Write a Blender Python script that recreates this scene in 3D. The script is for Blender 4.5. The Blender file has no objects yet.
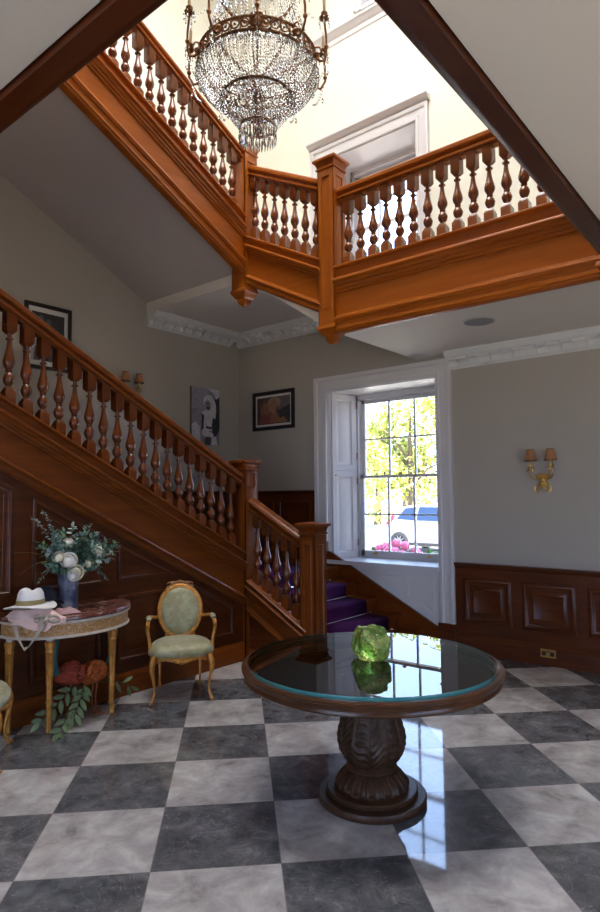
import bpy, bmesh, math, random
from mathutils import Vector, Matrix, noise
random.seed(7)
S = bpy.context.scene
COL = S.collection
PI = math.pi
V = Vector

# ------------------------------------------------------------------ materials
def new_mat(name):
    m = bpy.data.materials.new(name); m.use_nodes = True
    nt = m.node_tree
    return m, nt, nt.nodes['Principled BSDF']

def plain(name, col, rough=.5, metal=0, spec=.5, bump=0, bscale=40, var=0, vscale=6, coat=0):
    m, nt, p = new_mat(name)
    p.inputs['Base Color'].default_value = (*col, 1)
    p.inputs['Roughness'].default_value = rough
    p.inputs['Metallic'].default_value = metal
    p.inputs['Specular IOR Level'].default_value = spec
    p.inputs['Coat Weight'].default_value = coat
    tc = nt.nodes.new('ShaderNodeTexCoord')
    if var:
        n = nt.nodes.new('ShaderNodeTexNoise'); n.inputs['Scale'].default_value = vscale
        n.inputs['Detail'].default_value = 4
        nt.links.new(tc.outputs['Object'], n.inputs['Vector'])
        r = nt.nodes.new('ShaderNodeValToRGB')
        r.color_ramp.elements[0].position = .3; r.color_ramp.elements[1].position = .7
        r.color_ramp.elements[0].color = (*[c*(1-var) for c in col], 1)
        r.color_ramp.elements[1].color = (*[min(1, c*(1+var)) for c in col], 1)
        nt.links.new(n.outputs['Fac'], r.inputs['Fac']); nt.links.new(r.outputs['Color'], p.inputs['Base Color'])
    if bump:
        n = nt.nodes.new('ShaderNodeTexNoise'); n.inputs['Scale'].default_value = bscale
        nt.links.new(tc.outputs['Object'], n.inputs['Vector'])
        b = nt.nodes.new('ShaderNodeBump'); b.inputs['Strength'].default_value = bump; b.inputs['Distance'].default_value = .01
        nt.links.new(n.outputs['Fac'], b.inputs['Height']); nt.links.new(b.outputs['Normal'], p.inputs['Normal'])
    return m

def wood(name, c0, c1, rough=.3, stretch=(1, 1, .12), scale=14, coat=.05):
    m, nt, p = new_mat(name); p.inputs['Specular IOR Level'].default_value = .32
    tc = nt.nodes.new('ShaderNodeTexCoord'); mp = nt.nodes.new('ShaderNodeMapping')
    mp.inputs['Scale'].default_value = stretch
    n = nt.nodes.new('ShaderNodeTexNoise'); n.inputs['Scale'].default_value = scale
    n.inputs['Detail'].default_value = 6; n.inputs['Distortion'].default_value = .6
    r = nt.nodes.new('ShaderNodeValToRGB')
    r.color_ramp.elements[0].position = .3; r.color_ramp.elements[0].color = (*c0, 1)
    r.color_ramp.elements[1].position = .72; r.color_ramp.elements[1].color = (*c1, 1)
    L = nt.links.new
    L(tc.outputs['Object'], mp.inputs['Vector']); L(mp.outputs['Vector'], n.inputs['Vector'])
    L(n.outputs['Fac'], r.inputs['Fac']); L(r.outputs['Color'], p.inputs['Base Color'])
    p.inputs['Roughness'].default_value = rough
    p.inputs['Coat Weight'].default_value = coat; p.inputs['Coat Roughness'].default_value = .18
    return m

def glass_mix(name, ior=1.5, tint=(1, 1, 1), rough=0):
    m = bpy.data.materials.new(name); m.use_nodes = True; nt = m.node_tree
    nt.nodes.clear()
    o = nt.nodes.new('ShaderNodeOutputMaterial'); mx = nt.nodes.new('ShaderNodeMixShader')
    f = nt.nodes.new('ShaderNodeFresnel'); f.inputs['IOR'].default_value = ior
    t = nt.nodes.new('ShaderNodeBsdfTransparent'); t.inputs['Color'].default_value = (*tint, 1)
    g = nt.nodes.new('ShaderNodeBsdfGlossy'); g.inputs['Roughness'].default_value = rough
    L = nt.links.new
    L(f.outputs[0], mx.inputs[0]); L(t.outputs[0], mx.inputs[1]); L(g.outputs[0], mx.inputs[2]); L(mx.outputs[0], o.inputs[0])
    return m

def real_glass(name, col, rough=0.0, ior=1.5):
    m, nt, p = new_mat(name)
    p.inputs['Base Color'].default_value = (*col, 1)
    p.inputs['Transmission Weight'].default_value = 1
    p.inputs['Roughness'].default_value = rough; p.inputs['IOR'].default_value = ior
    return m

M = {}
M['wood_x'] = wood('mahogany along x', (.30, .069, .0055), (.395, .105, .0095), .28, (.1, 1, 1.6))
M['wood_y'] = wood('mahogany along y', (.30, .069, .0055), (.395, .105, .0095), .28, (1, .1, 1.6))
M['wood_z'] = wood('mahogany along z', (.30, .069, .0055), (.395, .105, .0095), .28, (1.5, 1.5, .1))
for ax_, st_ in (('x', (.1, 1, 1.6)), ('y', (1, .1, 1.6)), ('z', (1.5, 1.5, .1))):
    M['low_'+ax_] = wood('dimmed mahogany along '+ax_, (.11, .023, .0022), (.175, .043, .0045), .3, st_)  # same mahogany, colour darkened to stand in for weaker light on the lower stairs
M['low_turned'] = wood('dimmed turned mahogany', (.085, .018, .003), (.14, .034, .006), .22, (1.5, 1.5, .3), 10, .4)  # turned mahogany with the same dimmer light put into its colour
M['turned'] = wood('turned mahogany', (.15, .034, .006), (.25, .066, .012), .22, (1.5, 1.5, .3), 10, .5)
M['dark_wood'] = wood('dark mahogany panelling', (.048, .0105, .002), (.088, .021, .0035), .32, (1, .12, 1.5))
M['dark_wood_x'] = wood('dark mahogany panelling along x', (.07, .014, .0025), (.125, .028, .005), .32, (.12, 1, 1.5))
M['table_wood'] = wood('table walnut', (.05, .017, .006), (.095, .034, .012), .3, (1, 1, .3), 9, .2)
M['carved'] = wood('carved walnut', (.038, .016, .007), (.075, .033, .015), .45, (1, 1, .3), 20, .0)
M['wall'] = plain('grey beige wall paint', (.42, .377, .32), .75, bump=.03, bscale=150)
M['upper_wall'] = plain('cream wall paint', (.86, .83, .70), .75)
M['ceil'] = plain('off white ceiling paint', (.75, .69, .62), .8)
M['soffit'] = plain('blush grey soffit paint', (.56, .50, .47), .8)
M['white'] = plain('white gloss paint', (.70, .67, .67), .35)
M['plaster'] = plain('white plaster moulding', (.74, .73, .71), .6)
M['carpet'] = plain('purple carpet', (.050, .008, .058), .95, spec=.1, bump=.5, bscale=400, var=.25, vscale=60)
M['chrome'] = plain('polished steel', (.85, .85, .88), .15, 1)
M['brass'] = plain('brass', (.75, .48, .14), .3, 1)
M['gilt'] = plain('gilded wood', (.52, .225, .042), .36, .5, var=.25, vscale=30, bump=.3, bscale=120)
M['gilt_dark'] = plain('worn gilded wood', (.30, .13, .045), .45, .3, var=.3, vscale=40, bump=.4, bscale=120)
M['bronze'] = plain('antique bronze', (.30, .13, .05), .4, .7, var=.2, vscale=30)
M['crystal'] = real_glass('cut crystal', (1, 1, 1), 0, 1.52)
M['candle'] = plain('ivory candle tube', (.75, .55, .30), .5)
M['pane'] = glass_mix('window glass', 1.25)
M['table_glass'] = glass_mix('table glass', 2.1, (.80, .9, .88))
M['glass_edge'] = plain('green glass edge', (.06, .25, .24), .08, coat=1)
M['black'] = plain('black frame lacquer', (.012, .010, .010), .35)
M['mat_board'] = plain('ivory mount board', (.62, .60, .56), .8)
M['rubber'] = plain('black rubber', (.02, .02, .022), .7)

def damask():
    m, nt, p = new_mat('pale green damask')
    tc = nt.nodes.new('ShaderNodeTexCoord'); mp = nt.nodes.new('ShaderNodeMapping'); mp.inputs['Scale'].default_value = (16, 16, 16)
    w = nt.nodes.new('ShaderNodeTexVoronoi'); w.feature = 'SMOOTH_F1'
    w.inputs['Scale'].default_value = 1
    n = nt.nodes.new('ShaderNodeTexNoise'); n.inputs['Scale'].default_value = 2.6; n.inputs['Detail'].default_value = 3
    r = nt.nodes.new('ShaderNodeValToRGB')
    e = r.color_ramp.elements
    e[0].position = .42; e[0].color = (.27, .24, .115, 1)
    e[1].position = .56; e[1].color = (.36, .34, .195, 1)
    ad = nt.nodes.new('ShaderNodeMath'); ad.operation = 'MULTIPLY'
    L = nt.links.new
    L(tc.outputs['Object'], mp.inputs[0]); L(mp.outputs[0], w.inputs['Vector']); L(mp.outputs[0], n.inputs['Vector'])
    ad2 = nt.nodes.new('ShaderNodeMath'); ad2.operation = 'ADD'
    L(w.outputs['Distance'], ad.inputs[0]); ad.inputs[1].default_value = .5
    L(ad.outputs[0], ad2.inputs[0]); 
    ad3 = nt.nodes.new('ShaderNodeMath'); ad3.operation = 'MULTIPLY'; ad3.inputs[1].default_value = .5
    L(n.outputs['Fac'], ad3.inputs[0]); L(ad3.outputs[0], ad2.inputs[1])
    L(ad2.outputs[0], r.inputs['Fac']); L(r.outputs['Color'], p.inputs['Base Color'])
    p.inputs['Roughness'].default_value = .45; p.inputs['Sheen Weight'].default_value = .3
    return m
M['damask'] = damask()

def marble_red():
    m, nt, p = new_mat('red brown veined marble')
    tc = nt.nodes.new('ShaderNodeTexCoord')
    n = nt.nodes.new('ShaderNodeTexNoise'); n.inputs['Scale'].default_value = 9; n.inputs['Detail'].default_value = 9; n.inputs['Distortion'].default_value = 2
    r = nt.nodes.new('ShaderNodeValToRGB'); e = r.color_ramp.elements
    e[0].position = .35; e[0].color = (.10, .028, .02, 1)
    e[1].position = .7; e[1].color = (.42, .32, .27, 1)
    a = r.color_ramp.elements.new(.53); a.color = (.15, .05, .035, 1)
    nt.links.new(tc.outputs['Object'], n.inputs['Vector']); nt.links.new(n.outputs['Fac'], r.inputs['Fac']); nt.links.new(r.outputs['Color'], p.inputs['Base Color'])
    p.inputs['Roughness'].default_value = .15
    return m
M['marble_red'] = marble_red()

def frieze_paint():
    m, nt, p = new_mat('painted gold scroll frieze')
    tc = nt.nodes.new('ShaderNodeTexCoord')
    n = nt.nodes.new('ShaderNodeTexNoise'); n.inputs['Scale'].default_value = 26; n.inputs['Detail'].default_value = 2; n.inputs['Distortion'].default_value = 3
    r = nt.nodes.new('ShaderNodeValToRGB'); e = r.color_ramp.elements
    e[0].position = .47; e[0].color = (.40, .17, .035, 1)
    e[1].position = .60; e[1].color = (.50, .34, .19, 1)
    nt.links.new(tc.outputs['Object'], n.inputs['Vector']); nt.links.new(n.outputs['Fac'], r.inputs['Fac']); nt.links.new(r.outputs['Color'], p.inputs['Base Color'])
    p.inputs['Roughness'].default_value = .5
    return m
M['frieze'] = frieze_paint()
M['ivory'] = plain('aged ivory paint', (.60, .50, .40), .5, var=.15, vscale=20)

TILE = .5989; TOX, TOY = -2.833, 1.4235
def floor_mat():
    m, nt, p = new_mat('polished marble chequer floor')
    N = nt.nodes.new; L = nt.links.new
    tc = N('ShaderNodeTexCoord')
    mp = N('ShaderNodeMapping'); mp.vector_type = 'TEXTURE'
    mp.inputs['Location'].default_value = (TOX, TOY, 0); mp.inputs['Rotation'].default_value = (0, 0, PI/4)
    mp.inputs['Scale'].default_value = (TILE, TILE, 1)
    L(tc.outputs['Object'], mp.inputs[0])
    off = N('ShaderNodeVectorMath'); off.operation = 'ADD'; off.inputs[1].default_value = (1, 0, .5)
    L(mp.outputs[0], off.inputs[0])
    ck = N('ShaderNodeTexChecker'); ck.inputs['Scale'].default_value = 1
    L(off.outputs[0], ck.inputs['Vector'])
    # each tile has its own slab of stone
    fl = N('ShaderNodeVectorMath'); fl.operation = 'FLOOR'; L(off.outputs[0], fl.inputs[0])
    wn = N('ShaderNodeTexWhiteNoise'); wn.noise_dimensions = '3D'; L(fl.outputs[0], wn.inputs['Vector'])
    ml = N('ShaderNodeVectorMath'); ml.operation = 'SCALE'; ml.inputs['Scale'].default_value = 20; L(wn.outputs['Color'], ml.inputs[0])
    sm = N('ShaderNodeVectorMath'); sm.operation = 'ADD'; L(mp.outputs[0], sm.inputs[0]); L(ml.outputs[0], sm.inputs[1])
    def cloud(scale, dist, cols, detail=8, rough=.62):
        n = N('ShaderNodeTexNoise'); n.inputs['Scale'].default_value = scale; n.inputs['Detail'].default_value = detail
        n.inputs['Distortion'].default_value = dist; n.inputs['Roughness'].default_value = rough
        L(sm.outputs[0], n.inputs['Vector'])
        r = N('ShaderNodeValToRGB'); r.color_ramp.elements[0].position = cols[0][0]; r.color_ramp.elements[0].color = (*cols[0][1], 1)
        r.color_ramp.elements[1].position = cols[-1][0]; r.color_ramp.elements[1].color = (*cols[-1][1], 1)
        for c in cols[1:-1]:
            e = r.color_ramp.elements.new(c[0]); e.color = (*c[1], 1)
        L(n.outputs['Fac'], r.inputs['Fac']); return r
    wh = cloud(3.0, .35, [(.27, (.17, .15, .145)), (.42, (.335, .305, .30)), (.54, (.43, .40, .39)), (.66, (.54, .51, .50)), (.8, (.66, .635, .62))], 10, .66)
    dk = cloud(3.8, .5, [(.28, (.045, .046, .053)), (.45, (.085, .086, .094)), (.56, (.125, .125, .132)), (.66, (.20, .198, .205)), (.8, (.33, .325, .33))], 12, .72)
    mx = N('ShaderNodeMix'); mx.data_type = 'RGBA'
    L(ck.outputs['Fac'], mx.inputs['Factor']); L(dk.outputs[0], mx.inputs['A']); L(wh.outputs[0], mx.inputs['B'])
    # fine pale veins through the dark tiles
    vn = N('ShaderNodeTexNoise'); vn.inputs['Scale'].default_value = 2.6; vn.inputs['Detail'].default_value = 5; vn.inputs['Distortion'].default_value = 2.2
    L(sm.outputs[0], vn.inputs['Vector'])
    vs = N('ShaderNodeMath'); vs.operation = 'SUBTRACT'; vs.inputs[1].default_value = .5; L(vn.outputs['Fac'], vs.inputs[0])
    va = N('ShaderNodeMath'); va.operation = 'ABSOLUTE'; L(vs.outputs[0], va.inputs[0])
    vl = N('ShaderNodeMath'); vl.operation = 'LESS_THAN'; vl.inputs[1].default_value = .0045; L(va.outputs[0], vl.inputs[0])
    vk = N('ShaderNodeMath'); vk.operation = 'MULTIPLY'; vk.inputs[1].default_value = .35; L(vl.outputs[0], vk.inputs[0])
    m2 = N('ShaderNodeMix'); m2.data_type = 'RGBA'; m2.inputs['B'].default_value = (.36, .35, .35, 1)
    L(vk.outputs[0], m2.inputs['Factor']); L(mx.outputs['Result'], m2.inputs['A'])
    # grout
    fr = N('ShaderNodeVectorMath'); fr.operation = 'FRACTION'; L(off.outputs[0], fr.inputs[0])
    sx = N('ShaderNodeSeparateXYZ'); L(fr.outputs[0], sx.inputs[0])
    mins = []
    for ax in ('X', 'Y'):
        a = N('ShaderNodeMath'); a.operation = 'SUBTRACT'; a.inputs[1].default_value = .5; L(sx.outputs[ax], a.inputs[0])
        b = N('ShaderNodeMath'); b.operation = 'ABSOLUTE'; L(a.outputs[0], b.inputs[0])
        mins.append(b)
    mxm = N('ShaderNodeMath'); mxm.operation = 'MAXIMUM'; L(mins[0].outputs[0], mxm.inputs[0]); L(mins[1].outputs[0], mxm.inputs[1])
    gt = N('ShaderNodeMath'); gt.operation = 'GREATER_THAN'; gt.inputs[1].default_value = .4965; L(mxm.outputs[0], gt.inputs[0])
    m3 = N('ShaderNodeMix'); m3.data_type = 'RGBA'; m3.inputs['B'].default_value = (.20, .18, .17, 1)
    L(gt.outputs[0], m3.inputs['Factor']); L(m2.outputs['Result'], m3.inputs['A'])
    L(m3.outputs['Result'], p.inputs['Base Color'])
    p.inputs['Roughness'].default_value = .05; p.inputs['IOR'].default_value = 1.65
    return m
M['floor'] = floor_mat()

# ------------------------------------------------------------------ mesh helper
class MB:
    def __init__(s): s.v = []; s.f = []; s.mi = []; s.cur = 0
    def add(s, vs, fs):
        b = len(s.v); s.v += [V(v) for v in vs]
        for f in fs: s.f.append(tuple(b+i for i in f)); s.mi.append(s.cur)
        return s
    def box(s, a, b):
        x0, x1 = sorted((a[0], b[0])); y0, y1 = sorted((a[1], b[1])); z0, z1 = sorted((a[2], b[2]))
        return s.add([(x0, y0, z0), (x1, y0, z0), (x1, y1, z0), (x0, y1, z0), (x0, y0, z1), (x1, y0, z1), (x1, y1, z1), (x0, y1, z1)],
                     [(0, 3, 2, 1), (4, 5, 6, 7), (0, 1, 5, 4), (1, 2, 6, 5), (2, 3, 7, 6), (3, 0, 4, 7)])
    def loft(s, loops, cap0=True, cap1=True, closed=False):
        n = len(loops[0]); vs = [p for l in loops for p in l]; fs = []
        R = len(loops)
        for i in range(R if closed else R-1):
            a, b = i*n, ((i+1) % R)*n
            for k in range(n):
                k2 = (k+1) % n
                fs.append((a+k, a+k2, b+k2, b+k))
        if not closed:
            if cap0: fs.append(tuple(reversed(range(n))))
            if cap1: fs.append(tuple((R-1)*n+k for k in range(n)))
        return s.add(vs, fs)
    def section(s, P0, P1, n, prof):
        P0, P1, n = V(P0), V(P1), V(n)
        l = [[P+n*o+V((0, 0, z)) for o, z in prof] for P in (P0, P1)]
        return s.loft(l)
    def lathe(s, prof, c=(0, 0, 0), seg=16, mod=None, axis=None):
        c = V(c); loops = []
        for r, z in prof:
            l = []
            for k in range(seg):
                a = 2*PI*k/seg; rr = r*(1 if mod is None else mod(a, z))
                l.append(c+V((rr*math.cos(a), rr*math.sin(a), z)))
            loops.append(l)
        return s.loft(loops)
    def tube(s, pts, r, seg=8, closed=False):
        pts = [V(p) for p in pts]; n = len(pts)
        rs = r if isinstance(r, (list, tuple)) else [r]*n
        loops = []; up = None
        for i, p in enumerate(pts):
            if closed: t = pts[(i+1) % n]-pts[i-1]
            else: t = pts[min(i+1, n-1)]-pts[max(i-1, 0)]
            t = t.normalized() if t.length > 1e-9 else V((0, 0, 1))
            if up is None:
                up = V((0, 0, 1)) if abs(t.z) < .9 else V((1, 0, 0))
            u = (up-t*up.dot(t))
            u = u.normalized() if u.length > 1e-6 else t.orthogonal().normalized()
            up = u; w = t.cross(u)
            loops.append([p+(u*math.cos(2*PI*k/seg)+w*math.sin(2*PI*k/seg))*rs[i] for k in range(seg)])
        return s.loft(loops, closed=closed)
    def ball(s, c, r, seg=10, rings=7):
        c = V(c); rx, ry, rz = r if isinstance(r, (tuple, list)) else (r, r, r)
        prof = [(math.sin(PI*i/rings), -math.cos(PI*i/rings)) for i in range(rings+1)]
        loops = [[c+V((max(q, 1e-4)*rx*math.cos(2*PI*k/seg), max(q, 1e-4)*ry*math.sin(2*PI*k/seg), z*rz)) for k in range(seg)] for q, z in prof]
        return s.loft(loops)
    def octa(s, c, r, h=None, seg=6):
        c = V(c); h = h or r
        vs = [c+V((0, 0, -h)), c+V((0, 0, h))]+[c+V((r*math.cos(2*PI*k/seg), r*math.sin(2*PI*k/seg), 0)) for k in range(seg)]
        fs = []
        for k in range(seg):
            a, b = 2+k, 2+(k+1) % seg
            fs += [(0, b, a), (1, a, b)]
        return s.add(vs, fs)
    def poly_panel(s, O, u, v, n, poly, steps):
        """convex polygon (counter-clockwise in u,v); steps = [(inset, depth), ...] lofted, last capped"""
        O, u, v, n = V(O), V(u), V(v), V(n)
        loops = []
        for ins, d in steps:
            q = inset(poly, ins)
            loops.append([O+u*a+v*b+n*d for a, b in q])
        return s.loft(loops, cap0=False)
    def build(s, name, mat, parent=None, sharp=40, smooth=True):
        me = bpy.data.meshes.new(name)
        org = ORG.get(parent.name, V((0, 0, 0))) if parent else V((0, 0, 0))
        me.from_pydata([tuple(v-org) for v in s.v], [], s.f)
        mats = mat if isinstance(mat, (list, tuple)) else [mat]
        for m in mats: me.materials.append(m)
        for p, i in zip(me.polygons, s.mi): p.material_index = i
        me.validate()
        bm = bmesh.new(); bm.from_mesh(me)
        bmesh.ops.recalc_face_normals(bm, faces=bm.faces); bm.to_mesh(me); bm.free()
        if smooth:
            me.polygons.foreach_set('use_smooth', [True]*len(me.polygons))
            me.set_sharp_from_angle(angle=math.radians(sharp))
        o = bpy.data.objects.new(name, me); COL.objects.link(o)
        if parent:
            o.parent = parent; ORG[o.name] = org
        return o
ORG = {}

def inset(poly, d):
    if abs(d) < 1e-9: return list(poly)
    n = len(poly); lines = []
    for i in range(n):
        a, b = poly[i], poly[(i+1) % n]
        dx, dy = b[0]-a[0], b[1]-a[1]; l = math.hypot(dx, dy)
        nx, ny = -dy/l, dx/l
        lines.append((a[0]+nx*d, a[1]+ny*d, dx, dy))
    out = []
    for i in range(n):
        x1, y1, dx1, dy1 = lines[i-1]; x2, y2, dx2, dy2 = lines[i]
        den = dx1*dy2-dy1*dx2
        if abs(den) < 1e-9: out.append((x2, y2)); continue
        t = ((x2-x1)*dy2-(y2-y1)*dx2)/den
        out.append((x1+dx1*t, y1+dy1*t))
    return out

def tag(o, label=None, cat=None, group=None, kind=None):
    if label: o['label'] = label
    if cat: o['category'] = cat
    if group: o['group'] = group
    if kind: o['kind'] = kind
    return o
def thing(name, loc, label=None, cat=None, group=None, kind=None):
    o = bpy.data.objects.new(name, None); COL.objects.link(o); o.location = loc; o.empty_display_size = .1
    ORG[o.name] = V(loc)
    return tag(o, label, cat, group, kind)
def struct(name, mb, mat, label=None, cat=None, parent=None):
    o = mb.build(name, mat, parent)
    if not parent: tag(o, label, cat, kind='structure')
    return o
def copy_tree(o, parent=None):
    c = o.copy(); COL.objects.link(c)
    if parent: c.parent = parent
    for ch in list(o.children): copy_tree(ch, c)
    return c

# ------------------------------------------------------------------ dimensions
XP, YP = -4.66, 4.81          # outer faces of the stair strings
XN, YN = -4.73, 4.88          # centre lines of the balustrades
XL, YW = -6.46, 6.5           # left wall, window wall
ZC = 3.30                     # ceiling under the gallery
XR, YB = 3.2, -4.2
ZG = 3.65                     # gallery floor
ZTOP = 9.7
WX, WH = -4.06, .785          # window centre and half opening

# ------------------------------------------------------------------ room shell
b = MB(); b.box((XL-.3, YB, -.1), (XR, YW, 0)); struct('floor', b, M['floor'], 'polished black and white marble chequer floor', 'floor')

# window wall with three openings
def wall_with_holes(x0, x1, z0, z1, holes, y0, y1):
    b = MB()
    cur = x0
    zs = sorted(holes, key=lambda h: h[2])
    # same x-range holes stacked vertically in one column
    cx0 = min(h[0] for h in holes); cx1 = max(h[1] for h in holes)
    b.box((x0, y0, z0), (cx0, y1, z1)); b.box((cx1, y0, z0), (x1, y1, z1))
    z = z0
    for h in zs:
        b.box((cx0, y0, z), (cx1, y1, h[2]))
        if h[0] > cx0+1e-6: b.box((cx0, y0, h[2]), (h[0], y1, h[3]))
        if h[1] < cx1-1e-6: b.box((h[1], y0, h[2]), (cx1, y1, h[3]))
        z = h[3]
    b.box((cx0, y0, z), (cx1, y1, z1))
    return b
W1 = (WX-WH, WX+WH, .88, 3.07)
W2 = (-4.88, -3.46, 4.35, 6.20)
W3 = (-4.2, -2.85, 8.0, 9.3)
YO = 7.14
holes_lo = [W1]; 
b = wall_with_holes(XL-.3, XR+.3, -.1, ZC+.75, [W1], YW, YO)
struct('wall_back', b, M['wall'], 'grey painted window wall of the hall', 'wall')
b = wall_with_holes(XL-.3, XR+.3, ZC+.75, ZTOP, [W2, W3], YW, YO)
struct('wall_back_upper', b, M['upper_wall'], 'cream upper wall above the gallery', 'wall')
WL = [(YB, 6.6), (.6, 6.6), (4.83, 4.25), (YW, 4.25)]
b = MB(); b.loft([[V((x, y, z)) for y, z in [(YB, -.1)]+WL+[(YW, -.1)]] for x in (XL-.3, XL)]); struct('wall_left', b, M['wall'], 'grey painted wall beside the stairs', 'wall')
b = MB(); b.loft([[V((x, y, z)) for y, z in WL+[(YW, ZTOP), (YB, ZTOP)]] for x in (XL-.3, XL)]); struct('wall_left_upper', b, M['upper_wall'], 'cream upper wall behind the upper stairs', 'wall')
# right wall (with a tall daylight window behind the camera) and front wall
b = MB()
RW0, RW1 = .2, 3.2
b.box((XR, YB, -.1), (XR+.3, RW0, ZTOP)); b.box((XR, RW1, -.1), (XR+.3, YW, ZTOP)); b.box((XR, RW0, -.1), (XR+.3, RW1, .9)); b.box((XR, RW0, 2.7), (XR+.3, RW1, ZTOP))
struct('wall_right', b, M['wall'], 'grey wall out of view on the right', 'wall')
b = MB()
DX0, DX1, DZ1 = -2.4, 1.2, 3.0
b.box((XL-.3, YB-.3, -.1), (DX0, YB, ZTOP)); b.box((DX1, YB-.3, -.1), (XR+.3, YB, ZTOP)); b.box((DX0, YB-.3, DZ1), (DX1, YB, ZTOP))
struct('wall_front', b, M['wall'], 'grey entrance wall behind the viewer', 'wall')
# roof with the lantern opening
b = MB()
LX0, LX1, LY0, LY1 = -4.6, -1.1, 1.3, 4.7
b.box((XL-.3, YB-.3, ZTOP), (LX0, YO, ZTOP+.2)); b.box((LX1, YB-.3, ZTOP), (XR+.3, YO, ZTOP+.2))
b.box((LX0, YB-.3, ZTOP), (LX1, LY0, ZTOP+.2)); b.box((LX0, LY1, ZTOP), (LX1, YO, ZTOP+.2))
lm = bpy.data.materials.new('frosted sun screen'); lm.use_nodes = True; lm.node_tree.nodes.clear()
_o = lm.node_tree.nodes.new('ShaderNodeOutputMaterial'); _t = lm.node_tree.nodes.new('ShaderNodeBsdfTranslucent'); _t.inputs[0].default_value = (.75, .75, .75, 1)
lm.node_tree.links.new(_t.outputs[0], _o.inputs[0])
g_ = MB(); g_.box((LX0-.1, LY0-.1, ZTOP+.22), (LX1+.1, LY1+.1, ZTOP+.24)); struct('lantern_sun_screen', g_, lm, 'unseen frosted sheet added over the roof lantern to keep the sun out', 'window')  # unseen sheet added to stop direct sun through the roof opening
struct('ceiling_top', b, M['upper_wall'], 'cream top ceiling around the roof lantern', 'ceiling')

# gallery slabs
XE, YE = -1.0, 1.2            # well edges (right and near)
b = MB(); b.box((XE+.12, YN-.02, ZC), (XR, YW, ZG)); b.box((-3.52, YN-.02, ZC), (XE+.12, YW, ZG))
struct('ceiling_window_side', b, M['ceil'], 'pale soffit under the gallery by the window wall', 'ceiling')
b = MB(); b.box((XE+.12, YB, ZC), (XR, YN-.02, ZG)); struct('ceiling_right', b, M['ceil'], 'pale ceiling right of the stairwell opening', 'ceiling')
b = MB(); b.box((XP+.02, YB, ZC), (XE+.12, YE-.12, ZG)); struct('ceiling_near', b, M['ceil'], 'pale ceiling nearest the viewer above the hall', 'ceiling')

# ------------------------------------------------------------------ mouldings
CAP = [(-.09, 0), (.035, 0), (.04, -.012), (.036, -.03), (.02, -.036), (.018, -.05)]
def string_profile(h1, h2, h3, back=-.07):
    """cap, cove, flat frieze, lower mould: heights below the cap line"""
    d = h3-h2
    return [(back, 0), (.026, 0), (.036, -.008), (.036, -.022), (.024, -.030), (.004, -.034), (.002, -h1*.45), (.012, -h1*.47), (.046, -h1*.50), (.054, -h1*.54), (.054, -h1*.60), (.044, -h1*.64),
            (.030, -h1*.66), (.030, -h1*.76), (.014, -h1*.79), (.014, -h1*.90), (.000, -h1*.92), (-.004, -h1), (-.018, -h1-.006),
            (-.018, -h2+.014), (.000, -h2), (.028, -h2-d*.08), (.034, -h2-d*.22), (.022, -h2-d*.36), (.006, -h2-d*.40), (.004, -h2-d*.62),
            (.016, -h2-d*.66), (.016, -h2-d*.80), (.004, -h2-d*.84), (.002, -h3+.01), (-.01, -h3), (back, -h3)]
RAIL_H = [(.035, -.145), (.035, -.130), (.056, -.130), (.064, -.122), (.064, -.106), (.048, -.100), (.036, -.092), (.036, -.080), (.058, -.074), (.070, -.060), (.070, -.040), (.060, -.034), (.060, -.026), (.048, -.012), (.018, 0)]
RAIL = [(-o, z) for o, z in RAIL_H]+[(o, z) for o, z in reversed(RAIL_H)]

# baluster: origin at the middle of the lower block's foot
def baluster_mb(H, b0=.125, t0=.135, w=.041):
    """H = clear height between base line and rail underside at the centre; blocks run a little into both"""
    mb = MB()
    e = .045
    pts = [(w, -e), (w, b0-.032), (.022, b0+.008)]
    def sq(r, z): return [(r, r, z), (-r, r, z), (-r, -r, z), (r, -r, z)]
    mb.loft([[V(p) for p in sq(r, z)] for r, z in pts])
    mb.loft([[V(p) for p in sq(r, z)] for r, z in [(.022, H-t0-.010), (w, H-t0+.016), (w, H+e)]])
    a, z = b0, H-t0
    L = z-a
    prof = [(.020, 0), (.018, .025), (.024, .05), (.036, .09), (.0425, .145), (.042, .175), (.034, .23), (.022, .27), (.019, .285),
            (.026, .295), (.026, .312), (.021, .325), (.030, .36), (.041, .41), (.0445, .455), (.043, .50), (.036, .57), (.027, .65), (.021, .73), (.0175, .80), (.016, .855),
            (.016, .868), (.029, .875), (.030, .89), (.026, .90), (.016, .905), (.0155, .95), (.020, 1.0)]
    mb.lathe([(r, a+q*L) for r, q in prof], seg=16)
    return mb
def place_baluster(me_src, parent, x, y, z):
    o = bpy.data.objects.new('baluster', me_src); COL.objects.link(o)
    o.parent = parent; o.location = V((x, y, z))-ORG[parent.name]
    return o
def baluster_mesh(H, mat='turned', **k):
    o = baluster_mb(H, **k).build('baluster', M[mat])
    me = o.data; bpy.data.objects.remove(o); return me

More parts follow.
